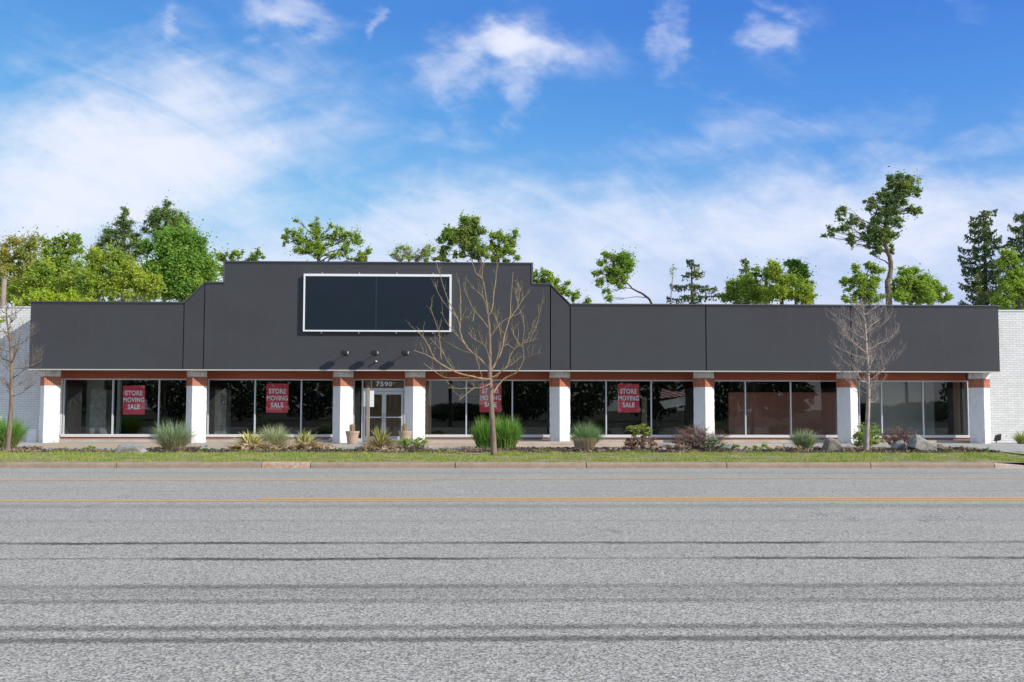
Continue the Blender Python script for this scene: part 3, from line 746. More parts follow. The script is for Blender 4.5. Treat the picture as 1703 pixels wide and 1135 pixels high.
# wall mirror with arched lattice seen through the first window
mp = P(179, 690, YW + 2.0); am = empty('arched_mirror', (mp.x, mp.y, ZP + .03)); tag(am, 'dark arched lattice mirror leaning inside the leftmost shop window', 'mirror')
b = MB(); arc = [(-.22, .05), (.22, .05), (.22, 1.6)] + [(.22 * math.cos(R(a_)), 1.6 + .5 * math.sin(R(a_))) for a_ in range(15, 180, 15)] + [(-.22, 1.6)]
b.prism([(mp.x + x, ZP + .03 + z) for x, z in arc], mp.y, mp.y + .05); b.build('mirror_frame', M['black'], am)
b = MB()
for dx in (-.08, .08): b.tube([(mp.x + dx, mp.y - .01, ZP + 1.3), (mp.x + dx * .6, mp.y - .01, ZP + 1.6), (mp.x - dx, mp.y - .01, ZP + 1.95)], .010, 5)
for dz in (1.35, 1.6): b.tube([(mp.x - .2, mp.y - .01, ZP + dz), (mp.x + .2, mp.y - .01, ZP + dz)], .008, 5)
b.build('lattice', M['white_paint'], am)

# ------------------------------------------------------------------ big signboard and lamps
s0, s1 = P(505, 455.5, YF - .16), P(750.5, 552.5, YF - .16)
sb = empty('signboard', (s0.x/2 + s1.x/2, YF, s1.z)); tag(sb, 'blank black billboard in a white metal frame on the central parapet', 'sign')
fw = .085
b = MB(); yA, yB = YF - .16, YF + .0
b.box(s0.x, s1.x, yA, yA + .03, s0.z - fw * 1.15, s0.z); b.box(s0.x, s1.x, yA, yA + .03, s1.z, s1.z + fw * .75)
b.box(s0.x, s0.x + fw * .8, yA + .001, yA + .03, s1.z + fw * .75, s0.z - fw * 1.15); b.box(s1.x - fw, s1.x, yA + .001, yA + .03, s1.z + fw * .75, s0.z - fw * 1.15)
b.box(s0.x + .01, s1.x - .01, yA + .031, yB - .002, s1.z + .01, s0.z - .01)
b.build('frame', M['white_paint'], sb, bevel=.006)
xm = P(625.5, 500, YF - .16).x
for (a, c) in ((s0.x + fw*.8, xm - .006), (xm + .006, s1.x - fw)):
    q = MB(); q.box(a, c, yA + .016, yA + .0305, s1.z + fw*.75, s0.z - fw*1.15); q.build('panel', M['board_face'], sb)
q = MB()
q.box(xm - .005, xm + .005, yA + .0155, yA + .03, s1.z + fw*.75, s0.z - fw*1.15); q.build('panel_joint', M['cap'], sb)
for px in (535, 597, 659.5, 720):
    for zz in (s0.z + .02, s1.z - .05):
        q = MB(); xx = P(px, 500, yA).x; q.box(xx - .02, xx + .02, yA + .04, yA + .08, zz - .02, zz + .05); q.build('clip', M['steel'], sb)
for i, px in enumerate((575, 624, 674)):
    base = P(px + 0.5, 589, YF); r_ = empty('sign_light', (base.x, YF, base.z))
    tag(r_, ['black gooseneck sign light under the billboard, nearest its left corner', 'black gooseneck sign light under the middle of the billboard', 'black gooseneck sign light under the billboard, nearest the bare tree'][i], 'lamp', 'sign lights below the billboard')
    q = MB(); q.box(base.x - .06, base.x + .06, YF - .03, YF - .001, base.z - .06, base.z + .06); q.build('wall_plate', M['black'], r_)
    q = MB(); tip = Vector((base.x + .01, YF - .34, base.z + .03)); q.tube([(base.x, YF - .02, base.z), (base.x + .005, YF - .18, base.z + .01), tip], .013, 8); q.build('arm', M['black'], r_)
    q = MB(); q.prism([(tip.x - .14, tip.z - .09), (tip.x + .13, tip.z - .11), (tip.x + .14, tip.z + .06), (tip.x - .13, tip.z + .08)], tip.y - .24, tip.y); q.build('lamp_head', M['black'], r_, bevel=.03)
    q = MB(); q.box(tip.x + .141, tip.x + .158, tip.y - .2, tip.y - .12, tip.z - .05, tip.z + .04); q.build('lens', M['white_paint'], r_)
cp = P(626.5, 601.5, YF); o = MB(); o.box(cp.x - .02, cp.x + .02, YF - .16, YF - .001, cp.z - .02, cp.z + .02); o.lathe([(.02, -.03), (.035, -.02), (.035, .02), (.01, .03)], (cp.x, YF - .17, cp.z), 10)
tag(o.build('security_camera', M['white_paint'], loc=(cp.x, YF, cp.z)), 'tiny white security camera under the middle sign light', 'camera')

# store moving sale posters
for i, (cx_, cy_) in enumerate(((222.6, 665.5), (461.2, 662.5), (815.8, 662), (1045.3, 662.5))):
    c = P(cx_, cy_, YW + .10); r_ = empty('sale_sign', (c.x, c.y, c.z - .6))
    tag(r_, ['red store moving sale poster in the leftmost shop window', 'red store moving sale poster in the window left of the entrance', 'red store moving sale poster partly hidden by the bare tree', 'red store moving sale poster in the window right of the bare tree'][i], 'poster', 'red sale posters in the shop windows')
    b = MB(); hw, hh = 18.3/39.0, 24.2/39.0
    tl_ = [R(.5), R(-.3), 0, R(.2)][i]
    pl = [(-hw, -hh), (hw, -hh), (hw, hh), (-hw, hh)]
    b.prism([(c.x + x*math.cos(tl_) - z*math.sin(tl_), c.z + z*math.cos(tl_) + x*math.sin(tl_)) for x, z in pl], c.y, c.y + .012); b.build('board', M['red_sign'], r_)
    for (s_t, dz, sx, of_) in (('STORE', .285, .80, .009), ('MOVING', -.01, .76, .007), ('SALE', -.30, .80, .009)):
        txt('lettering', s_t, .285, M['white_let'], r_, (c.x - dz*math.sin(tl_), c.y - .004, c.z + dz), sx, of_, .003, 1.10)

# ------------------------------------------------------------------ white brick wings either side
YLW = 38.15
def wing(name, x0, x1, ztop_, label):
    b = MB(); r_ = empty(name, (x0, YLW, 0)); tag(r_, label, 'building')
    b.box(x0, x1, YLW, YLW + .3, -.05, ztop_); b.box(x0, x1, YLW + .3, 62, 4.9, 5.0); b.build('wall', M['brick_white'], r_)
    q = MB(); q.box(x0, x1, YLW - .03, YLW + .34, ztop_, ztop_ + .06); q.build('coping', M['cap'] if False else M['alum_warm'], r_)
    return r_
wl = wing('brick_wing', -60, xl + .45, P(25, 512, YLW).z, 'white painted brick wing beyond the left end, half in shadow')
wr = wing('brick_wing', xr - .45, 60, P(1685, 518, YLW).z, 'sunlit white painted brick wing beyond the right end')
# low white block and pipe at the left wall
p = P(57, 716, 37.6)
q = MB(); q.box(p.x - .22, p.x + .2, 37.4, 37.8, .2, .85); tag(q.build('utility_box', M['white_paint'], loc=(p.x, 37.6, .2), bevel=.02), 'small white utility box against the wall by the left end pillar', 'box')
p = P(1656.5, 722, 37.3); r_ = empty('flood_light', (p.x, 37.3, .25)); tag(r_, 'small black ground flood light at the foot of the right white wall', 'lamp')
q = MB(); q.tube([(p.x, 37.3, .22), (p.x, 37.3, .45)], .02, 6); q.build('stake', M['black'], r_)
q = MB(); q.prism([(p.x - .13, .40), (p.x + .10, .45), (p.x + .13, .72), (p.x - .05, .66)], 37.1, 37.3); q.build('lamp_head', M['black'], r_, bevel=.02)
# utility pole behind the left wing
p = P(2, 465, 58); q = MB(); q.tube([(p.x, 58, 0), (p.x + .2, 58, p.z)], [.22, .15], 10)
r_ = empty('utility_pole', (p.x, 58, 0)); tag(r_, 'weathered grey utility pole behind the left brick wing', 'pole'); q.build('pole', M['wood'], r_)

# wooden post with white sheets
p = G(611.5, 738, .24); YPOST = 34.0; p = P(611.5, 733, YPOST)
r_ = empty('sign_post', (p.x, YPOST, .24)); tag(r_, 'weathered wooden post with white panels on both sides before the doors', 'sign post')
q = MB(); zt_ = P(611, 646, YPOST).z; q.box(p.x - .06, p.x + .06, YPOST - .05, YPOST + .05, .2, zt_); q.build('post', M['wood'], r_, bevel=.01)
q = MB(); z1_, z0_ = P(611, 650, YPOST).z, P(611, 677, YPOST).z
q.box(p.x + .065, p.x + .22, YPOST - .02, YPOST + .03, z0_, z1_); q.box(p.x - .17, p.x - .065, YPOST - .0, YPOST + .03, z0_ + .02, z1_ - .02); q.build('panel', M['white_paint'], r_)
q = MB(); q.lathe([(.05, 0), (.06, .03), (.03, .08), (.01, .1)], (p.x - .02, YPOST, zt_), 8); q.build('post_cap', M['bark_dark'], r_)

# striped cloth and panel: stand-ins for awning and roof reflections in the glass
c = P(1118, 652, YW + 1.6); q = MB()
r_ = empty('striped_reflection', c); tag(r_, 'red and white striped cloth modelled as an awning stand-in behind the window right of centre', 'reflection')
def f_stripe(n, b, t):
    s = n.new('ShaderNodeSeparateXYZ'); n.put(s.inputs[0], pos(n))
    v = n.m('FRACT', n.m('MULTIPLY', n.m('ADD', s.outputs[2], n.m('MULTIPLY', s.outputs[0], .3)), 8.5))
    n.put(b.inputs['Base Color'], n.mix(n.m('GREATER_THAN', v, .5), (.60, .03, .05), (.75, .72, .72)))
M['stripe'] = mat('striped_reflection', rough=.8, fn=f_stripe)
def pz(px, py, Y): v = P(px, py, Y); return (v.x, v.z)
q.prism([pz(1098, 663, c.y), pz(1140, 659, c.y), pz(1139, 653, c.y), pz(1120, 651, c.y), pz(1101, 646, c.y)], c.y, c.y + .02); q.build('reflection', M['stripe'], r_)
q = MB(); q.prism([pz(1097, 668, c.y), pz(1140, 660, c.y), pz(1140, 674, c.y), pz(1106, 680, c.y)], c.y + .05, c.y + .10); tag(q.build('reflected_board', M['greywall'], loc=(c.x, c.y, c.z)), 'grey slanted panel for a reflected roof just below the striped cloth in the window', 'panel')

# planters
for i, (px, py, hh_) in enumerate(((586, 736.5, .56), (674, 728, .52))):
    c = P(px, py, 35.9); c.z = ZP + (.0 if i == 0 else .01)
    r_ = empty('planter', c); tag(r_, ['tan ribbed flower pot with dead stems left of the entrance', 'tan ribbed flower pot with dead stems between the yucca and the right entrance pillar'][i], 'planter', 'flower pots at the entrance')
    q = MB(); q.lathe([(.19, 0), (.20, .02), (.245, .36), (.26, .37), (.262, .40), (.255, .41), (.275, .43), (.285, .50), (.28, .515), (.25, .515), (.24, .46)], c, 28); q.build('pot', M['pot'], r_, smooth=False)
    q = MB(); q.lathe([(.01, .45), (.243, .455)], c, 20); q.build('soil', M['soil'], r_)
    q = MB()
    for k in range(90):
        a_ = random.uniform(0, 6.28); rr = random.uniform(0, .10); h_ = random.uniform(.18, .38); x0, y0 = c.x - .02 + rr*math.cos(a_), c.y + rr*math.sin(a_)
        q.tube([(x0, y0, c.z + .45), (x0 + random.uniform(-.03, .03), y0, c.z + .45 + h_*.6), (x0 + random.uniform(-.06, .06), y0 + random.uniform(-.05, .05), c.z + .45 + h_)], [.013, .012, .006], 3)
    q.build('dead_stems', L['straw'], r_)

# ------------------------------------------------------------------ plants
def clump(name, px, py, wpx, hpx, Y, n_, mats, label, cat='ornamental grass', droop=.55, wd=.018, zbase=.26, base_r=.35, group=None, parts=None):
    """fountain of long arching blades"""
    c = P(px, py, Y); c.z = zbase
    sc_ = F / Y
    H = hpx / sc_; Rw = wpx / sc_ / 2
    r_ = empty(name, c); tag(r_, label, cat, group)
    out_ = []
    for mi, (mname, frac, hs, rs) in enumerate(mats):
        k = int(n_ * frac); seg_ = 5
        an = rng.uniform(0, 2*np.pi, k); rb = Rw * base_r * np.sqrt(rng.uniform(0, 1, k)); reach = Rw * rs * rng.uniform(.05, 1.0, k) ** .8
        h = H * hs * rng.uniform(.55, 1.05, k) * (1 - .25 * (reach / max(Rw * rs, .01)) ** 2)
        an_o = an + rng.normal(0, .5, k)
        faces = []
        prevL = prevR = None; verts = []
        t_ = np.linspace(0, 1, seg_ + 1)
        wdir = np.stack([-np.sin(an_o), np.cos(an_o)], 1)
        wr = rng.uniform(0, 2*np.pi, k); wdir = np.stack([np.cos(wr), np.sin(wr)], 1)
        Ls = []; Rs = []
        for t in t_:
            rr = reach * (t ** 1.7)
            x = c.x + rb*np.cos(an) + rr*np.cos(an_o); y = c.y + .8*(rb*np.sin(an) + rr*np.sin(an_o))
            z = zbase + h * (t - droop * t ** 3 * .45 * (reach / max(Rw * rs, .01)) )
            ww = wd * (1 - t ** 2 * .95) * .5
            Ls.append(np.stack([x - wdir[:, 0]*ww, y - wdir[:, 1]*ww, z], 1)); Rs.append(np.stack([x + wdir[:, 0]*ww, y + wdir[:, 1]*ww, z], 1))
        # shared-vertex strips so each blade is an island
        V_ = np.stack(Ls + Rs, 1)                      # k, 2*(seg+1), 3
        m_ = seg_ + 1
        base_i = (np.arange(k) * 2 * m_)[:, None]
        fc = np.concatenate([base_i + np.array([j, m_ + j, m_ + j + 1, j + 1]) for j in range(seg_)], 0)
        me = bpy.data.meshes.new('blades'); vv = (V_.reshape(-1, 3) - np.array(c)).astype(np.float32)
        me.vertices.add(len(vv)); me.vertices.foreach_set('co', vv.ravel())
        me.loops.add(fc.size); me.loops.foreach_set('vertex_index', fc.astype(np.int32).ravel())
        me.polygons.add(len(fc)); me.polygons.foreach_set('loop_start', np.arange(0, fc.size, 4, dtype=np.int32)); me.polygons.foreach_set('loop_total', np.full(len(fc), 4, dtype=np.int32))
        me.update(calc_edges=True); me.materials.append(L[mname])
        o = bpy.data.objects.new((parts or ['green_blades', 'dry_blades', 'inner_blades'])[mi], me); COL.objects.link(o); o.parent = r_
    return r_
YB = 32.0
clump('ornamental_grass', 14, 745, 70, 62, 32.8, 900, [('blade', .85, 1, 1), ('straw', .15, .55, 1)], 'tall green grass clump in front of the left wing, at the left edge', wd=.03)
clump('ornamental_grass', 288, 748, 84, 56, YB, 1500, [('bluegr', .55, 1, 1), ('pale', .3, .9, .95), ('straw', .5, .55, .85)], 'round green grass clump in front of the second pillar', wd=.016)
clump('ornamental_grass', 455, 746, 66, 46, YB + .5, 1100, [('pale', .75, 1, 1), ('straw', .55, .55, .95)], 'pale silvery grass clump between two spiky yuccas', wd=.02)
clump('liriope_clump', 805, 742, 44, 60, 33.0, 800, [('blade', 1.0, 1, 1)], 'upright bright green reedy clump left of the central bare trunk', 'ornamental grass', .7, .03, base_r=.55)
clump('liriope_clump', 840, 742, 56, 62, 33.0, 1100, [('blade', 1.0, 1, 1), ('straw', .15, .5, .8)], 'wide bright green reedy clump right of the central bare trunk', 'ornamental grass', .7, .03, base_r=.6)
clump('ornamental_grass', 975, 742, 66, 52, YB + .4, 1400, [('bluegr', .6, 1, 1), ('blade', .3, .95, 1), ('straw', .01, .5, .6)], 'green grass clump with a clipped straw base right of the fifth pillar', wd=.018)
clump('ornamental_grass', 1338, 742, 58, 40, YB + .6, 900, [('pale', .5, 1, 1), ('bluegr', .35, .9, 1), ('straw', .2, .4, .8)], 'small pale blue-green grass clump left of the brown boulder', wd=.022)
clump('ornamental_grass', 1702, 733, 40, 30, 36.5, 500, [('olive', .8, 1, 1), ('straw', .2, .6, 1)], 'low yellow-green grass clump by the right wall, at the right edge', wd=.02)
# clipped straw ring under the fifth clump
q = MB(); c = P(975, 742, YB + .2)
for k in range(420):
    a_ = random.uniform(0, 6.28); rr = random.uniform(.25, .42); h_ = random.uniform(.35, .48)
    q.tube([(c.x - .05 + rr*math.cos(a_)*.8, c.y + rr*math.sin(a_)*.7, .24), (c.x - .05 + rr*math.cos(a_)*1.05, c.y + rr*math.sin(a_)*.9, .24 + h_)], [.012, .006], 3, False)
tag(q.build('clipped_straw', L['straw'], loc=(c.x, c.y, .24)), 'ring of clipped tan stubble at the foot of the green clump', 'dry grass')
def leafcloud(ells, count, size, name, mat_, parent, Y=None, sub=14, spread=.33, dz=.7, flat=0.0, aspect=.55, subr=None, minr=0.0, sprig=0.0):
    """ells in photo pixels (cx, cy, rx, ry[, Yoff]) at depth Y -> leaf quads gathered in many sub-clumps"""
    pts = []; area = np.array([e[2]*e[3] for e in ells], float); area /= area.sum()
    for e, a_ in zip(ells, area):
        k = max(20, int(count * a_)); Yc_ = Y + (e[4] if len(e) > 4 else 0)
        c = P(e[0], e[1], Yc_); s = Yc_ / F; rx, rz = e[2]*s, e[3]*s; ry = min(rx, 3.2) * .9
        ns = max(4, int(sub * (e[2]*e[3]/400) ** .75))
        u = rng.normal(size=(ns, 3)); u /= np.linalg.norm(u, axis=1)[:, None]; u *= (rng.uniform(.15, 1, ns) ** .45)[:, None]
        sc0 = u * np.array([rx, ry, rz]); rad = np.maximum((subr or min(rx, rz) * spread) * rng.uniform(.55, 1.5, ns), minr * s)
        idx = rng.choice(ns, k, p=rad**2 / (rad**2).sum())
        g3 = rng.normal(size=(k, 3)); g3 /= np.linalg.norm(g3, axis=1)[:, None]; g3 *= (np.abs(rng.normal(0, .62, k)) + .06)[:, None] * np.where(rng.uniform(0, 1, k) < .25, 1.6, 1.0)[:, None]
        up_ = np.where(rng.uniform(0, 1, ns) < sprig, rng.uniform(1.5, 2.4, ns), 1.0)
        g3[:, 2] *= up_[idx]; g3[:, 0] /= np.sqrt(up_[idx]); sc0[:, 2] += (up_ - 1) * rad * .35
        pts.append(np.array(c) + sc0[idx] + g3 * rad[idx][:, None] * np.array([1.15, 1.0, dz]))
    c0 = np.concatenate(pts); k = len(c0)
    a = rng.normal(size=(k, 3)); a[:, 2] *= .6; a /= np.linalg.norm(a, axis=1)[:, None]
    nrm = rng.normal(size=(k, 3)); nrm[:, 2] += flat + .4; nrm[:, 1] -= .4
    bb = np.cross(a, nrm); bb /= np.linalg.norm(bb, axis=1)[:, None]
    s_ = (size * rng.uniform(.55, 1.35, k))[:, None] / 2
    q = np.stack([c0 - a*s_, c0 + bb*s_*aspect, c0 + a*s_, c0 - bb*s_*aspect], 1)
    return np_mesh(name, q.reshape(-1, 3), 4, mat_, parent)

def stems(mb, c, tips, r0, wig=.06, segs=4, sides=4, r1=.3):
    for t in tips:
        t = Vector(t); c = Vector(c); pts = []
        for j in range(segs + 1):
            u = j / segs; p = c.lerp(t, u); p.z += (t.z - c.z) * .12 * math.sin(u * math.pi)
            if 0 < j < segs: p += Vector([random.uniform(-wig, wig) for _ in range(3)])
            pts.append(p)
        mb.tube(pts, [r0 * (1 - (1 - r1) * j / segs) for j in range(segs + 1)], sides, False)
for (px, py, wpx, hpx, Y, lab, dens_) in ((416, 751, 78, 38, 31.4, 'spiky cream and straw yucca left of the pale grass clump', 190), (507, 749, 66, 40, 31.8, 'spiky cream and straw yucca right of the pale grass clump', 170), (632, 751, 70, 44, 31.6, 'yellow striped yucca below the wooden sign post', 210)):
    clump('yucca', px, py, wpx, hpx, Y, dens_, [('yucca', .45, 1, .85), ('yuccag', .20, .85, .85), ('straw', 1.5, .55, 1.35)], lab, 'yucca', .5, .075, base_r=.14, parts=['striped_leaves', 'inner_leaves', 'dead_leaves'])
    yr = [o for o in bpy.data.objects if o.get('label') == lab][0]
    leafcloud([(px, py - 7, wpx * .52, 6), (px - wpx * .2, py - 4, wpx * .4, 4), (px + wpx * .25, py - 5, wpx * .4, 4)], 700, .30, 'straw_skirt', L['straw'], yr, Y - .1, sub=40, spread=.6, aspect=.13)

def shrub(px, py, Y, ells, count, size, lm, label, nst=14, cat='shrub', name='leafy_shrub', extra=None):
    c = P(px, py, Y); c.z = .25; r_ = empty(name, c); tag(r_, label, cat)
    leafcloud(ells, int(count * 2.6), size, 'foliage', L[lm], r_, Y, sub=34, spread=.45)
    q = MB(); tips = []
    for k in range(nst):
        e = random.choice(ells); tips.append(P(e[0] + random.uniform(-.8, .8)*e[2], e[1] + random.uniform(-.7, .7)*e[3], Y + random.uniform(-.2, .2)))
    stems(q, c, tips, .014, .03); q.build('stems', M['bark'], r_)
    if extra: leafcloud(extra[0], int(extra[1] * 2.2), size, 'lower_foliage', L[extra[2]], r_, Y, sub=30, spread=.45)
    return r_
shrub(690, 748, 32.4, [(690, 735, 20, 9), (668, 740, 12, 8)], 1100, .07, 'shrub', 'low green leafy shrub right of the yellow striped yucca')
shrub(1068, 748, 32, [(1063, 715, 24, 8), (1068, 722, 20, 6)], 900, .075, 'bud', 'yellow-green topped shrub right of the clipped grass clump', 18, extra=([(1065, 737, 28, 9), (1048, 742, 14, 6)], 700, 'redleaf'))
shrub(1440, 746, 33, [(1436, 722, 16, 14), (1455, 720, 12, 12), (1428, 730, 10, 12), (1448, 735, 20, 8)], 1300, .075, 'shrub', 'yellow-green shrub behind the slender bare tree on the right', 18)
shrub(1188, 748, 31.8, [(1188, 738, 16, 9), (1175, 742, 10, 5)], 900, .06, 'bluegr', 'small blue-green shrub at the right foot of the brown twiggy bush', 8)
shrub(1240, 748, 31.6, [(1228, 744, 12, 4), (1272, 744, 18, 5), (1250, 746, 20, 3)], 700, .06, 'shrub', 'low weeds in the mulch before the sixth window', 8, 'weeds', 'weed_patch')
shrub(145, 746, 31.9, [(145, 744, 11, 3.5)], 350, .07, 'maple', 'small weed tuft in the mulch left of the flat boulder', 5, 'weeds', 'weed_patch')
shrub(1140, 748, 31.5, [(1115, 744, 26, 4), (1085, 746, 20, 3)], 700, .055, 'redleaf', 'low dead brown weeds between the two middle shrubs', 8, 'weeds', 'weed_patch')
shrub(1590, 748, 31.6, [(1570, 745, 18, 3), (1610, 745, 24, 3), (1430, 746, 30, 3)], 900, .055, 'straw', 'low dry weeds along the mulch edge by the angular boulder', 8, 'weeds', 'weed_patch')
shrub(1350, 748, 31.4, [(1300, 746, 24, 3), (1345, 747, 26, 3), (1325, 745, 12, 4)], 700, .06, 'straw', 'low dry weeds in front of the small pale grass clump', 8, 'weeds', 'weed_patch')
shrub(905, 748, 31.4, [(905, 747, 14, 2.2)], 120, .06, 'maple', 'tiny green weed in the mulch right of the central bare trunk', 4, 'weeds', 'weed_patch')
for (wpx_, wl) in ((100, 'small weed tuft right of the slender tree at the left edge'), (352, 'small weed tuft left of the first spiky yucca'), (560, 'small weed tuft in the mulch before the third pillar'), (740, 'small weed tuft left of the central bare trunk'), (1020, 'small weed tuft right of the clipped grass clump'), (1640, 'weed tuft at the right end of the planting bed')):
    shrub(wpx_, 749, 31.2, [(wpx_, 747.5, 14, 2.6)], 130, .06, 'maple' if wpx_ % 3 else 'straw', wl, 5, 'weeds', 'weed_patch')
def twiggy(px, py, Y, wpx, hpx, label, n_=60, leaf=None):
    c = P(px, py, Y); c.z = .25; s = Y / F; r_ = empty('twiggy_bush', c); tag(r_, label, 'bush')
    q = MB()
    for k in range(n_):
        a_ = random.uniform(-1, 1); tip = Vector((c.x + a_*wpx*s/2, c.y + random.uniform(-.5, .5), c.z + hpx*s*random.uniform(.55, 1.05)*(1 - .35*abs(a_))))
        stems(q, (c.x + a_*wpx*s*.12, c.y, c.z), [tip], .013, .07, 5, 4)
        for j in range(8):
            u = random.uniform(.35, .95); b0 = Vector((c.x + a_*wpx*s*.12, c.y, c.z)).lerp(tip, u)
            d_ = Vector((random.uniform(-.35, .35), random.uniform(-.2, .2), random.uniform(.0, .32)))
            q.tube([b0, b0 + d_*.5 + Vector((0, 0, .02)), b0 + d_], [.007, .005, .003], 3, False)
    q.build('twigs', L['twig'], r_)
    if leaf: leafcloud(leaf, 900, .055, 'foliage', L['redleaf'], r_, Y, sub=14)
    return r_
twiggy(1162, 748, 32, 100, 42, 'wide brown twiggy bush in front of the sixth pillar', 80, [(1150, 738, 34, 8), (1130, 742, 20, 5)])
twiggy(1496, 742, 33.4, 70, 40, 'brown bare twiggy bush left of the angular boulder', 55)

# boulders
def boulder(px, py, Y, pts, m_, label, seed, depth=.5):
    """outline points in photo pixels; a cut-stone solid built around them"""
    rnd = random.Random(seed); c = P(px, py, Y); c.z = .2; v = []
    for (x, y) in pts:
        p = P(x, y, Y); p.z = max(p.z, .16)
        for dy, sh in ((-depth*.5, .80), (-depth*.12, 1.0), (depth*.5, .75)):
            q = Vector(c).lerp(p, sh); q.y = Y + dy + rnd.uniform(-.05, .05); q.z = max(.14, q.z + rnd.uniform(-.02, .02)) if sh < 1 else p.z; v.append(q)
    import bmesh
    bm = bmesh.new()
    for q in v: bm.verts.new(q - c)
    bmesh.ops.convex_hull(bm, input=bm.verts)
    bmesh.ops.delete(bm, geom=[x for x in bm.verts if not x.link_faces], context='VERTS')
    bmesh.ops.triangulate(bm, faces=bm.faces)
    bmesh.ops.subdivide_edges(bm, edges=bm.edges, cuts=4, use_grid_fill=True)
    for x in bm.verts:
        w_ = x.co + Vector((seed, 0, 0)); x.co += Vector((mn.noise(w_*4), mn.noise(w_*4 + Vector((5, 5, 5))), mn.noise(w_*4 + Vector((9, 1, 3))))) * .035
        x.co += Vector((mn.noise(w_*14), mn.noise(w_*14 + Vector((5, 5, 5))), mn.noise(w_*14 + Vector((9, 1, 3))))) * .012
    me = bpy.data.meshes.new('boulder'); bm.to_mesh(me); bm.free(); me.materials.append(m_)
    o = bpy.data.objects.new('boulder', me); COL.objects.link(o); o.location = c
    return tag(o, label, 'boulder', 'boulders along the planting bed')
boulder(218, 752, 30.6, [(192, 752), (198, 741), (206, 738), (218, 738), (236, 742), (249, 750), (247, 753)], M['rock'], 'low flat grey boulder half sunk in the grass at left', 1, .6)
boulder(1383, 751, 31.2, [(1365, 750), (1374, 728), (1379, 727), (1392, 731), (1399, 742), (1401, 752), (1366, 752)], M['rock_dark'], 'upright brown wedge boulder left of the slender bare tree', 2, .6)
boulder(1493, 746, 31.8, [(1482, 746), (1488, 736), (1500, 732), (1503, 738), (1502, 747)], M['rock'], 'smallest boulder, dull grey, under the bare twiggy bush', 3, .5)
boulder(1532, 750, 31.2, [(1510, 742), (1512, 728), (1521, 722), (1538, 731), (1548, 738), (1556, 750), (1548, 752), (1524, 751)], M['rock'], 'big angular grey boulder right of the bare twiggy bush', 4, .7)

# ------------------------------------------------------------------ bare street trees
def branch(mb, pts, r0, r1, sides=5):
    k = len(pts); mb.tube(pts, [r0 + (r1 - r0) * (j / (k - 1)) ** .8 for j in range(k)], sides, False)
def densify(pts, n_=4, wig=.01):
    out = []
    for i in range(len(pts) - 1):
        p0 = pts[max(i-1, 0)]; p1 = pts[i]; p2 = pts[i+1]; p3 = pts[min(i+2, len(pts)-1)]
        for j in range(n_):
            t = j / n_
            q = .5 * ((2*p1) + (p2 - p0)*t + (2*p0 - 5*p1 + 4*p2 - p3)*t*t + (3*p1 - p0 - 3*p2 + p3)*t**3)
            out.append(q + Vector([random.uniform(-wig, wig) for _ in range(3)]))
    out.append(pts[-1]); return out
def twigs(mb, pts, n_, ln, r, buds=None, up=.6, lev=1):
    for k in range(n_):
        i = random.randint(max(1, len(pts)//5), len(pts) - 2); p = pts[i]; d = (pts[i+1] - pts[i-1]).normalized()
        side = Vector((random.uniform(-1, 1), random.uniform(-1, 1), random.uniform(-.2, .8))).normalized()
        v = (d * .55 + side * .75 + Vector((0, 0, up))).normalized(); l = ln * random.uniform(.4, 1.2)
        q = [p, p + v*l*.4 + Vector((0, 0, .0)), p + v*l*.75 + Vector((random.uniform(-.03, .03), 0, .04*l)), p + v*l + Vector((random.uniform(-.06, .06), 0, .12*l))]
        mb.tube(q, [r, r*.8, r*.6, r*.4], 4, False)
        if buds is not None:
            for t in q[1:]: buds.append(t)
        if lev > 1: twigs(mb, densify(q, 2, .004), 3, l * .5, r * .7, buds, up, lev - 1)
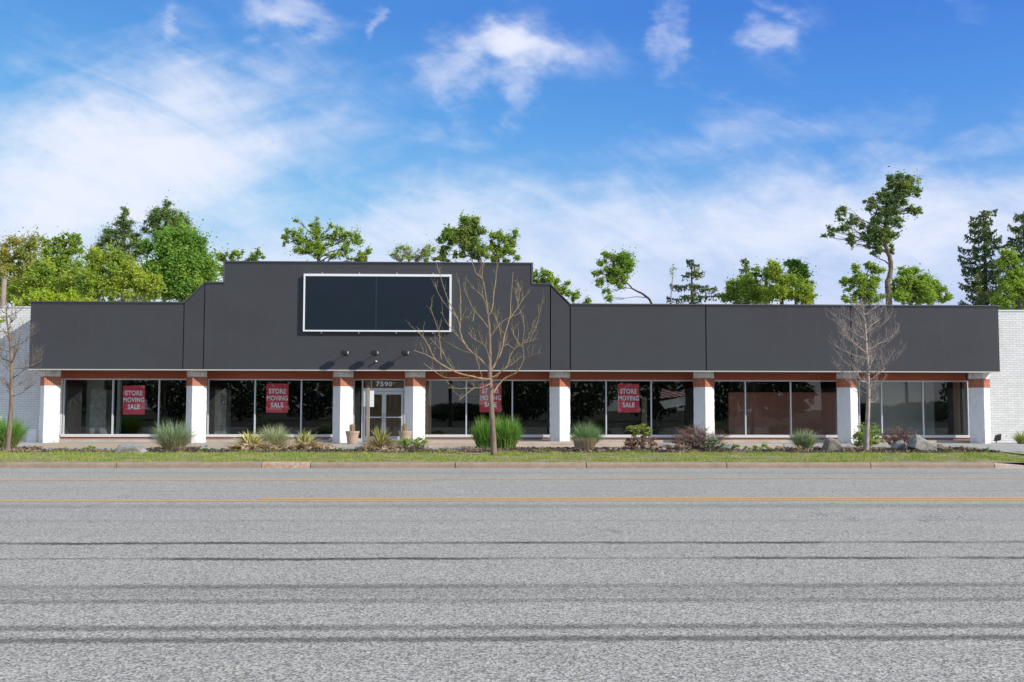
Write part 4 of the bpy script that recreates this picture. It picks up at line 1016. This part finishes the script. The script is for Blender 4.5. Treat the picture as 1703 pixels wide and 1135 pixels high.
# central tree, traced limbs given their own depth
YT = G(820, 758, .2).y
def Z4(x, y): return (680 + x / 3.068, 420 + y / 3.068)
c = P(820, 758, YT); c.z = .18
ctree = empty('bare_tree', c); tag(ctree, 'golden barked bare young tree with many upswept limbs in front of the billboard', 'tree')
tk = MB(); trunk_pts = [P(*Z4(x, y), YT) for x, y in ((435, 1040), (430, 950), (425, 850), (418, 740), (414, 640), (412, 560), (413, 500), (410, 400), (402, 320), (396, 250), (385, 180), (375, 130))]
tp = densify(trunk_pts, 3, .006); kk = len(tp)
tk.tube(tp, [.135 if j == 0 else .105 * (1 - .42 * j / kk * 2) if j / kk < .5 else max(.018, .061 * (1 - (j/kk - .5) * 1.7)) for j in range(kk)], 10)
tk.build('trunk', M['bark'], ctree, smooth=True)
limbs = [([(420, 650), (350, 640), (240, 610), (150, 560), (125, 530), (90, 460), (60, 420), (15, 380)], .036, -.9),
 ([(130, 545), (80, 520), (25, 500)], .014, -1.0), ([(165, 545), (158, 450), (150, 400), (130, 340), (110, 280)], .016, -.8), ([(240, 610), (200, 560), (165, 500), (110, 440)], .012, -.5),
 ([(414, 600), (370, 550), (300, 490), (265, 420), (255, 360), (225, 290), (195, 230), (160, 120), (140, 55)], .040, .5),
 ([(262, 385), (264, 300), (262, 200), (252, 130)], .017, .3), ([(240, 330), (190, 270), (150, 210), (135, 160)], .014, .8), ([(300, 480), (250, 430), (200, 370), (165, 305)], .014, .4),
 ([(352, 520), (300, 510), (230, 480), (170, 440), (145, 420)], .014, .9),
 ([(403, 325), (425, 290), (435, 200), (448, 100), (450, 15)], .026, .0), ([(404, 385), (380, 350), (330, 290), (300, 230), (285, 180)], .020, -.6),
 ([(390, 180), (370, 130), (345, 110), (330, 70), (315, 30)], .018, .2), ([(372, 132), (376, 90), (380, 50)], .011, .2),
 ([(400, 310), (385, 240), (350, 200), (315, 175)], .012, -.3),
 ([(418, 610), (470, 510), (490, 420), (515, 330), (520, 250), (532, 100)], .034, .7), ([(505, 350), (550, 290), (590, 230), (622, 190)], .018, .8), ([(560, 275), (550, 240), (545, 180)], .010, .7), ([(552, 285), (562, 230), (568, 180)], .010, .9),
 ([(425, 640), (500, 580), (520, 520), (570, 470), (600, 460), (662, 440)], .028, -.5), ([(590, 462), (640, 400), (660, 340), (678, 262)], .014, -.7), ([(600, 460), (620, 410), (655, 370)], .010, -.6),
 ([(432, 715), (480, 650), (550, 610), (585, 550), (580, 470), (588, 400), (585, 310)], .034, -1.0), ([(583, 550), (620, 525), (672, 512)], .015, -1.1), ([(575, 480), (545, 440), (520, 385)], .011, -.6),
 ([(428, 660), (470, 610), (540, 560), (575, 530)], .018, .4), ([(415, 670), (370, 690), (330, 695), (290, 725), (255, 755)], .018, -1.1), ([(345, 692), (270, 695), (200, 690)], .011, -1.0),
 ([(415, 500), (380, 450), (350, 400)], .013, .4), ([(414, 560), (390, 480), (330, 440), (305, 410)], .012, -.8), ([(460, 500), (500, 470), (545, 490), (560, 410)], .013, .9),
 ([(418, 600), (450, 540), (470, 440), (450, 350), (430, 310)], .018, -.3), ([(300, 640), (210, 640), (165, 630), (75, 565)], .011, -.9), ([(490, 420), (460, 380), (440, 330)], .010, .5), ([(410, 440), (440, 400), (480, 350), (580, 305)], .014, .3),
 ([(375, 640), (350, 560), (345, 480)], .012, -.4), ([(255, 360), (290, 330), (325, 350), (330, 310)], .009, .6)]
lm_ = MB(); buds = []
for pts, r0, dep in limbs:
    k = len(pts); ps = []
    for j, (x, y) in enumerate(pts):
        rad_ = min(1.0, math.hypot(x - 415, (y - 600)) / 420)
        ps.append(P(*Z4(x, y), YT + dep * rad_ * 1.1))
    d_ = densify(ps, 4, .008); branch(lm_, d_, r0 * .9, .006, 6)
    twigs(lm_, d_, 4 + k // 2, .46, .0060, buds, .9)
    for i in range(0, len(d_), 1): buds.append(d_[i])
lm_.build('limbs', M['bark_gold'], ctree)
def budmesh(pl, name, parent, mt, per=3, size=.045, rad=.03):
    pl = np.array([tuple(p) for p in pl for _ in range(per)]); k = len(pl)
    pl = pl + rng.normal(size=(k, 3)) * rad
    a = rng.normal(size=(k, 3)); a /= np.linalg.norm(a, axis=1)[:, None]; bb = np.cross(a, rng.normal(size=(k, 3))); bb /= np.linalg.norm(bb, axis=1)[:, None]
    s_ = rng.uniform(.4, 1.2, k)[:, None] * size / 2
    q = np.stack([pl - a*s_, pl + bb*s_*.6, pl + a*s_, pl - bb*s_*.6], 1); return np_mesh(name, q.reshape(-1, 3), 4, mt, parent)
budmesh(buds, 'buds', ctree, L['bud'], 2, .035, .015)
# two slender side trees
def slender(trunk_px, Y, zb_, prof, n_, barkm, label, up=.25, seed=3, leafspots=None, lscale=1.0):
    random.seed(seed); s = Y / F
    pts = [P(x, y, Y) for x, y in trunk_px]; base = Vector((pts[0].x, Y, zb_)); pts[0] = base
    r_ = empty('bare_tree', base); tag(r_, label, 'tree')
    tp = densify(pts, 5, .004); kk = len(tp); tk = MB()
    zt0_ = pts[-1].z
    tk.tube(tp, [max(.010, .085 * (1 - (j/kk)) ** .8 + .004) * (1.25 if j == 0 else 1) for j in range(kk)], 9); tk.build('trunk', barkm, r_, smooth=True)
    lm = MB()
    for i in range(n_):
        t = (i + .5) / n_; z = prof[0][0] + (prof[-1][0] - prof[0][0]) * t
        p = min(tp, key=lambda q: abs(q.z - z))
        ln = np.interp(z, [a for a, b_ in prof], [b_ for a, b_ in prof]) * random.uniform(.65, 1.1) * lscale
        an = i * 2.4 + random.uniform(-.4, .4); d = Vector((math.cos(an), math.sin(an) * .9, 0))
        if abs(d.x) < .35: ln *= .8
        e = up * random.uniform(.3, 1.6); q = [p]
        for j in range(1, 6):
            u = j / 5; q.append(p + d*ln*u + Vector((0, 0, ln * (e*u + .30*u*u))) + Vector([random.uniform(-.035, .035) for _ in range(3)]))
        dd = densify(q, 3, .008); r0 = .010 + .012 * ln; branch(lm, dd, r0, .0055, 5)
        twigs(lm, dd, int(4 + 7*ln), .42 * min(1.2, ln) + .10, .0055, None, .35, 2)
    lm.build('limbs', barkm, r_)
    return r_
YT2 = 31.2; sR = YT2 / F
def ZR(x, y): return (1380 + x / 3.663, 480 + y / 3.663)
def zz(py, Y): return P(1443, py, Y).z
slender([ZR(x, y) for x, y in ((222, 1000), (228, 850), (234, 700), (233, 560), (230, 450), (222, 350), (216, 230), (204, 140), (190, 60))], YT2, .22,
        [(zz(672, YT2), .75), (zz(630, YT2), 1.15), (zz(580, YT2), 1.3), (zz(540, YT2), .95), (zz(510, YT2), .45)], 38, M['bark_grey'],
        'slender silvery bare tree with dense twigs in front of the right charcoal panels', .28, 11)
def ZL(x, y): return (x / 3.66, 480 + y / 3.66)
slender([ZL(x, y) for x, y in ((42, 1003), (58, 850), (68, 700), (70, 450), (62, 320), (42, 200), (40, 105))], 31.0, .22,
        [(P(15, 665, 31).z, 1.0), (P(15, 600, 31).z, 1.3), (P(15, 550, 31).z, .9), (P(15, 515, 31).z, .5)], 24, M['bark'],
        'slender brown bare tree with spreading twigs at the left edge', .30, 5)
r_ = bpy.data.objects['bare_tree.002']
leafcloud([(7, 531, 9, 7)], 120, .07, 'crown', L['bright'], r_, 31.0, sub=6, minr=5)
random.seed(9)

# ------------------------------------------------------------------ trees behind the building
def tree(name, trunk_px, Y, ells, lm, count, label, size=.24, sub=20, group='trees behind the store', bark='bark_dark', r0=.22, spread=.34, extra=None, nlimb=1.0, dz=.75, aspect=.6, twig=False):
    t0 = P(trunk_px[0][0], 500, Y); base = Vector((t0.x, Y, .05))
    r_ = empty(name, base); tag(r_, label, 'tree', group)
    pts = [base] + [P(x, y, Y) for x, y in trunk_px]
    d_ = densify(pts, 4, .04); k = len(d_); q = MB()
    q.tube(d_, [r0 * (1 - .72 * j / k) for j in range(k)], 8); q.build('trunk', M[bark], r_, smooth=True)
    lb = MB()
    for e in ells:
        c = P(e[0], e[1], Y + (e[4] if len(e) > 4 else 0)); s = Y / F
        cand = [p for p in d_ if p.z < c.z + .2] or d_
        b0 = min(cand, key=lambda p: (p - c).length + max(0, 1.2 - (c.z - p.z)) * .6)
        tips = []
        for j in range(int((4 + e[2] * e[3] / 130) * nlimb)):
            tips.append(c + Vector((random.uniform(-.85, .85)*e[2]*s, random.uniform(-.6, .6)*min(e[2]*s, 2.5), random.uniform(-.8, .85)*e[3]*s)))
        m0 = b0.lerp(c, .55)
        lb.tube([b0, b0.lerp(m0, .5) + Vector((0, 0, .1)), m0], [r0*.24, r0*.19, r0*.14], 5, False)
        stems(lb, m0, tips, r0 * .12, .10, 5, 4, .15)
    lb.build('limbs', M[bark], r_)
    leafcloud(ells, int(count * 2.3), size * .75, 'crown', L[lm], r_, Y, sub=sub, spread=spread * 1.3, dz=dz, aspect=aspect, minr=3.6, sprig=.4)
    if extra: leafcloud(extra[0], int(extra[1] * 1.9), size * .75, 'crown_tips', L[extra[2]], r_, Y, sub=sub, spread=spread * 1.3, dz=dz, aspect=aspect, minr=3.6, sprig=.4)
    return r_
tree('deciduous_tree', [(30, 470), (34, 430)], 66, [(14, 425, 24, 28), (44, 415, 24, 24), (20, 465, 34, 25), (60, 455, 24, 28), (8, 490, 20, 14)], 'autumn', 6500, 'bronze-green open tree behind the left brick wing', spread=.26, extra=([(20, 470, 40, 25), (8, 490, 22, 12)], 2200, 'yellow'), sub=22)
tree('deciduous_tree', [(92, 470), (104, 430), (108, 410)], 68, [(90, 402, 22, 12), (118, 398, 18, 10), (98, 425, 30, 18), (125, 415, 12, 16), (85, 455, 24, 26), (120, 465, 28, 28), (100, 490, 40, 14)], 'green', 9000, 'airy light green tree left of the dark pines', spread=.26, sub=22, extra=([(100, 470, 44, 25)], 2500, 'yellow'))
tree('deciduous_tree', [(70, 480), (66, 455)], 60, [(70, 448, 20, 18), (60, 475, 30, 20), (95, 480, 30, 18), (130, 478, 26, 20), (30, 488, 26, 12)], 'yellow', 7000, 'low yellow-green tree filling the gap behind the left charcoal panel', size=.22, spread=.28, sub=24)
tree('pine_tree', [(205, 420), (208, 345)], 76, [(208, 352, 7, 12), (205, 372, 14, 12), (208, 385, 11, 14), (188, 392, 20, 12), (222, 395, 16, 10), (180, 408, 22, 12), (215, 415, 26, 14), (165, 425, 22, 12), (200, 435, 30, 16)], 'pine', 10500, 'dark spired pine behind the yellow-green trees at left', size=.24, spread=.36, sub=24, aspect=.35)
tree('pine_tree', [(275, 420), (276, 345)], 76, [(277, 345, 9, 9), (262, 356, 14, 9), (290, 358, 15, 9), (254, 368, 13, 9), (275, 368, 30, 13), (300, 378, 18, 12), (262, 385, 22, 13), (290, 395, 34, 16), (310, 392, 12, 12)], 'pine', 12500, 'dark round-topped pine above the big maple', size=.24, spread=.36, sub=26, aspect=.35)
tree('maple_tree', [(305, 470), (300, 420)], 64, [(270, 405, 28, 18), (300, 400, 32, 20), (322, 415, 22, 22), (285, 435, 44, 28), (325, 445, 34, 28), (265, 465, 36, 30), (310, 478, 46, 24), (345, 478, 18, 16), (358, 490, 14, 10)], 'maple', 26000, 'big dense green maple beside the left parapet step', size=.26, spread=.30, sub=30)
tree('deciduous_tree', [(185, 470), (180, 440)], 58, [(175, 425, 26, 14), (158, 440, 20, 16), (200, 445, 26, 16), (180, 465, 42, 22), (225, 470, 34, 22), (150, 480, 24, 20), (252, 480, 24, 18), (205, 492, 60, 12)], 'yellow', 15000, 'yellow-green tree with dead twigs in front of the dark pines', size=.23, spread=.28, sub=26, nlimb=1.8, bark='bark_grey')
tree('leafy_bush', [(90, 497)], 52, [(60, 499, 16, 8), (85, 496, 20, 9), (115, 498, 22, 8), (140, 500, 14, 6), (40, 502, 12, 8)], 'bright', 5000, 'bright yellow bush peeking over the left charcoal panel', size=.2, spread=.4, group='bushes behind the store')
tree('deciduous_tree', [(385, 470), (395, 440)], 70, [(362, 427, 12, 6), (380, 427, 16, 7), (398, 423, 10, 9), (430, 427, 14, 8), (415, 432, 12, 6), (365, 448, 8, 6), (372, 458, 8, 7), (400, 440, 26, 9)], 'green', 2600, 'sparse light tree showing above the left parapet step', size=.22, spread=.3)
tree('deciduous_tree', [(530, 470), (531, 430), (530, 400)], 68, [(474, 398, 6, 14), (480, 384, 5, 4), (493, 366, 3, 6), (498, 395, 14, 14), (505, 412, 18, 14), (517, 376, 4, 6), (527, 368, 4, 9), (530, 390, 14, 13), (527, 415, 16, 16), (550, 400, 12, 10), (549, 378, 5, 6), (563, 386, 7, 10), (580, 396, 15, 11), (597, 402, 7, 9), (578, 415, 11, 9), (560, 425, 18, 8), (590, 432, 14, 5)], 'green', 4700, 'airy rounded tree rising above the billboard end of the parapet', size=.22, spread=.36, nlimb=1.6, sub=24)
tree('deciduous_tree', [(608, 450), (606, 430)], 66, [(606, 426, 12, 8), (600, 432, 10, 5), (614, 418, 4, 4)], 'green', 900, 'small tuft-topped tree right of the airy rounded tree', size=.22, spread=.35)
tree('deciduous_tree', [(680, 450), (682, 425)], 70, [(655, 424, 10, 8), (672, 420, 14, 12), (700, 425, 16, 10), (715, 415, 10, 12), (685, 430, 34, 5)], 'green', 1100, 'nearly bare pale twiggy tree left of the oak-like tree', size=.2, spread=.4, nlimb=9, bark='bark_grey', r0=.14)
tree('deciduous_tree', [(800, 455), (790, 430), (782, 405)], 66, [(775, 368, 8, 9), (792, 372, 8, 10), (776, 384, 15, 9), (797, 386, 9, 8), (752, 388, 14, 8), (740, 398, 10, 7), (766, 402, 18, 10), (785, 408, 18, 12), (738, 418, 8, 9), (762, 424, 10, 6), (795, 422, 18, 10), (735, 432, 16, 4)], 'olive', 8600, 'dense dark-limbed tree above the parapet behind the bare tree', size=.23, spread=.42, sub=26, extra=([(775, 370, 12, 10), (745, 395, 20, 9)], 900, 'maple'))
tree('deciduous_tree', [(828, 455), (822, 425), (815, 400)], 66.5, [(822, 394, 13, 6), (838, 397, 14, 6), (855, 390, 7, 6), (852, 404, 8, 6), (825, 410, 15, 9), (845, 418, 12, 9), (832, 430, 18, 6), (862, 430, 7, 5)], 'green', 4300, 'bright leaning tree touching the dense dark-limbed tree', size=.23, spread=.36, sub=22)
tree('deciduous_tree', [(900, 490), (908, 465)], 64, [(890, 463, 8, 9), (908, 456, 11, 8), (920, 467, 10, 8), (905, 475, 18, 9), (930, 480, 10, 7), (942, 488, 9, 7), (945, 472, 4, 4), (955, 495, 12, 6), (975, 500, 8, 5)], 'green', 3600, 'light green tree behind the right parapet step', size=.22, spread=.36, sub=22)
tree('deciduous_tree', [(1092, 545), (1084, 505), (1070, 490), (1052, 480), (1038, 464)], 66, [(1010, 425, 11, 7), (1022, 432, 12, 8), (1037, 428, 13, 9), (1000, 437, 9, 7), (1045, 440, 12, 12), (1030, 448, 15, 12), (1008, 452, 11, 9), (990, 455, 8, 4), (1020, 465, 14, 10), (1000, 470, 9, 8), (1030, 475, 12, 8), (1040, 464, 10, 8), (1010, 484, 8, 6), (1008, 497, 8, 6)], 'green', 5200, 'windswept tree leaning left above the right roofline', size=.2, spread=.36, nlimb=1.6, r0=.13, sub=24, extra=([(1042, 435, 15, 14), (1030, 450, 16, 10)], 1500, 'maple'))
tree('deciduous_tree', [(1240, 500), (1245, 460)], 67, [(1205, 495, 12, 10), (1222, 478, 14, 12), (1245, 472, 20, 14), (1232, 492, 22, 14), (1268, 488, 24, 16), (1280, 462, 14, 14), (1262, 455, 10, 8)], 'green', 8000, 'rounded green tree in front of the spruce tip', size=.22, spread=.32, sub=24)
tree('deciduous_tree', [(1300, 500), (1295, 460)], 65, [(1283, 442, 9, 9), (1290, 458, 14, 14), (1312, 470, 18, 16), (1292, 490, 26, 14), (1330, 490, 22, 14), (1345, 495, 12, 12)], 'yellow', 8500, 'yellow-green tree in the middle of the right-hand group', size=.22, spread=.32, sub=24)
tree('deciduous_tree', [(1325, 500), (1325, 450)], 68, [(1315, 440, 11, 7), (1328, 442, 13, 9), (1336, 455, 12, 12), (1320, 462, 16, 12), (1342, 475, 10, 14)], 'maple', 4600, 'deep green tree at the right end of the right-hand group', size=.22, spread=.34, sub=24)
tree('pine_tree', [(1478, 505), (1476, 475), (1481, 452), (1481, 432), (1473, 410), (1474, 385), (1484, 350), (1494, 320)], 64,
     [(1486, 297, 8, 6), (1505, 298, 13, 8), (1492, 310, 16, 9), (1515, 312, 9, 7), (1525, 322, 6, 7), (1500, 326, 18, 9), (1468, 322, 14, 7), (1480, 334, 20, 9), (1443, 336, 10, 6), (1450, 346, 12, 6), (1505, 338, 10, 5), (1475, 352, 20, 10), (1516, 347, 9, 4), (1528, 352, 8, 6), (1455, 366, 12, 8), (1480, 368, 14, 8), (1495, 372, 8, 8),
      (1402, 352, 9, 7), (1396, 363, 6, 6), (1420, 368, 9, 9), (1405, 380, 9, 7), (1388, 383, 10, 5), (1378, 393, 9, 4), (1412, 395, 8, 7), (1418, 405, 6, 5), (1440, 378, 8, 6), (1442, 394, 12, 9), (1460, 385, 18, 10), (1470, 400, 16, 8), (1450, 408, 10, 6), (1483, 392, 7, 7), (1462, 418, 9, 6), (1448, 421, 7, 3), (1483, 415, 4, 8)],
     'pine', 15000, 'tall crooked tree with a tilted tufted crown and bare curving trunk', size=.23, spread=.42, sub=24, r0=.26, bark='bark', extra=([(1510, 310, 18, 16), (1522, 350, 14, 6), (1470, 395, 14, 12)], 1500, 'olive'), aspect=.5)
tree('deciduous_tree', [(1435, 500), (1440, 465)], 60, [(1422, 446, 5, 8), (1445, 442, 6, 8), (1458, 448, 10, 9), (1410, 468, 10, 8), (1430, 465, 16, 10), (1455, 470, 14, 12), (1425, 485, 18, 12), (1450, 492, 20, 12), (1412, 498, 12, 6)], 'green', 7000, 'spiky light tree left of the crooked tree trunk', size=.22, spread=.3, sub=24)
tree('deciduous_tree', [(1515, 500), (1512, 470)], 60, [(1505, 452, 12, 7), (1525, 456, 12, 7), (1500, 470, 18, 12), (1528, 474, 18, 12), (1545, 465, 9, 9), (1555, 485, 16, 12), (1500, 492, 24, 12), (1535, 494, 26, 12), (1572, 498, 12, 7), (1550, 472, 12, 10)], 'green', 12500, 'full rounded bright green tree right of the crooked tree', size=.22, spread=.32, sub=28)
tree('deciduous_tree', [(1692, 500), (1690, 455)], 56, [(1672, 425, 8, 9), (1684, 432, 12, 9), (1665, 440, 8, 6), (1690, 455, 18, 12), (1680, 480, 20, 14), (1700, 495, 24, 16), (1660, 500, 14, 10), (1670, 508, 18, 8)], 'green', 6500, 'light green deciduous tree in front of the right-edge spruce', size=.2, spread=.34, sub=22, extra=([(1675, 430, 14, 10), (1690, 470, 22, 14)], 2000, 'yellow'))

def conifer(name, trunk_px, Y, top_py, bot_py, half_px, label, tiers=15, sag=.25, dens_=1.0, gap=.0, lm='spruce', seed=1, prof=None):
    rnd = random.Random(seed); s = Y / F
    t0 = P(trunk_px, top_py, Y); base = Vector((t0.x, Y, .05)); r_ = empty(name, base); tag(r_, label, 'tree', 'trees behind the store')
    q = MB(); q.tube([base, (t0.x, Y, t0.z * .5), (t0.x, Y, t0.z)], [.32, .18, .03], 8); q.build('trunk', M['bark_dark'], r_)
    lb = MB(); pts = []; zb_ = P(trunk_px, bot_py, Y).z
    for i in range(tiers):
        u = (i + .3) / tiers; z = t0.z - (t0.z - zb_) * u
        L_ = (half_px * s) * (prof(u) if prof else (.12 + .88 * u ** .75))
        nb = 6 + int(3 * u)
        for j in range(nb):
            an = 2 * math.pi * (j + rnd.random() * .7) / nb; ln = L_ * rnd.uniform(.35, 1.2)
            d = Vector((math.cos(an), math.sin(an), 0)); z0 = z + rnd.uniform(-.2, .2)
            pl = []
            for k in range(7):
                t = k / 6; pl.append(Vector((t0.x, Y, z0)) + d * ln * t + Vector((0, 0, -sag * ln * math.sin(t * math.pi * .75) + .28 * sag * ln * t * t * 2)))
            lb.tube(pl, [.035, .03, .026, .02, .016, .012, .008], 4, False)
            m_ = int(ln * 62 * dens_)
            for _ in range(m_):
                t = rnd.uniform(.12, 1) ** .7; k = min(5, int(t * 6)); p = pl[k].lerp(pl[k+1], t * 6 - k)
                hang = rnd.random() ** 2.2 * .42
                sd_ = Vector((-d.y, d.x, 0)) * rnd.gauss(0, .09 + .05 * (1 - t) * ln * .5)
                pts.append(tuple(p + sd_ + Vector((0, 0, -hang + .04))))
    lb.build('branches', M['bark_dark'], r_)
    pl = np.array(pts); k = len(pl)
    a = rng.normal(size=(k, 3)) * np.array([.6, .6, .5]); a[:, 2] -= .6; a /= np.linalg.norm(a, axis=1)[:, None]; bb = np.cross(a, rng.normal(size=(k, 3))); bb /= np.linalg.norm(bb, axis=1)[:, None]
    s_ = rng.uniform(.6, 1.3, k)[:, None] * .13
    v = np.stack([pl - a*s_, pl + bb*s_*.4, pl + a*s_, pl - bb*s_*.4], 1); np_mesh('crown', v.reshape(-1, 3), 4, L[lm], r_)
    return r_
conifer('spruce_tree', 1636, 62, 350, 540, 56, 'tall layered dark spruce near the right edge', 14, .30, 1.25, seed=4, prof=lambda u: .30 + .70 * u ** .6)
conifer('spruce_tree', 1702, 60, 352, 540, 50, 'drooping dark spruce cut off by the right edge', 12, .42, 1.3, seed=6, prof=lambda u: .30 + .70 * u ** .6)
conifer('spruce_tree', 1150, 66, 432, 560, 52, 'small scraggly spruce between the windswept tree and the right-hand group', 7, .16, 1.1, seed=8, prof=lambda u: .15 + .85 * min(1, u * 2.2) * (1 if u < .7 else .8))
conifer('spruce_tree', 1240, 72, 430, 560, 40, 'dark spruce tip poking up behind the right-hand group', 11, .05, 1.1, lm='pine', seed=9)
tree('dead_sapling', [(1117, 490), (1120, 462)], 65, [(1118, 452, 9, 11)], 'olive', 20, 'thin leafless sapling left of the scraggly spruce', nlimb=4, bark='bark_grey', r0=.07)

# ------------------------------------------------------------------ across the street, seen only as reflections in the shop glass
def far_tree(x, y, h, wd_, seed):
    r_ = empty('street_tree', (x, y, -.05)); tag(r_, 'dense green tree across the street behind the camera', 'tree', 'trees across the street')
    q = MB(); q.tube([(x, y, -.05), (x + .2, y, h*.5)], [.3, .15], 7); q.build('trunk', M['bark_dark'], r_)
    k = 1800; u = rng.normal(size=(k, 3)); u /= np.linalg.norm(u, axis=1)[:, None]; u *= (rng.uniform(.2, 1, k) ** .5)[:, None]
    c0 = np.array([x, y, h*.52]) + u * np.array([wd_/2, wd_/2*.7, h*.52]); c0[:, 2] = np.maximum(c0[:, 2], 0)
    a = rng.normal(size=(k, 3)); a /= np.linalg.norm(a, axis=1)[:, None]; bb = np.cross(a, rng.normal(size=(k, 3))); bb /= np.linalg.norm(bb, axis=1)[:, None]
    s_ = rng.uniform(.4, 1, k)[:, None] * .6
    v = np.stack([c0 - a*s_, c0 + bb*s_*.6, c0 + a*s_, c0 - bb*s_*.6], 1); np_mesh('crown', v.reshape(-1, 3), 4, L['spruce'], r_)
for i, (x, h, wd_) in enumerate(((-72, 9, 14), (-60, 8, 13), (-49, 9, 13), (-38, 10, 13), (-28, 9, 12), (-18, 9, 11), (-5, 2.4, 12), (5, 8, 10), (14, 9, 12), (24, 10, 12), (35, 9, 12), (46, 8, 11), (57, 2.5, 12), (68, 2.8, 12), (78, 8, 12))):
    far_tree(x, -58 - (i % 3) * 3, h, wd_, i)
for (x, y) in ((-4.2, -12), (45.5, -20)):
    q = MB(); q.tube([(x, y, -.1), (x, y, 10)], [.2, .14], 10); r_ = empty('utility_pole', (x, y, -.1)); tag(r_, 'tall wooden utility pole across the street', 'pole', 'utility poles across the street'); q.build('pole', M['bark_dark'], r_)
    q = MB(); q.box(x - 1, x + 1, y - .05, y + .05, 9, 9.12); q.build('crossarm', M['bark_dark'], r_)
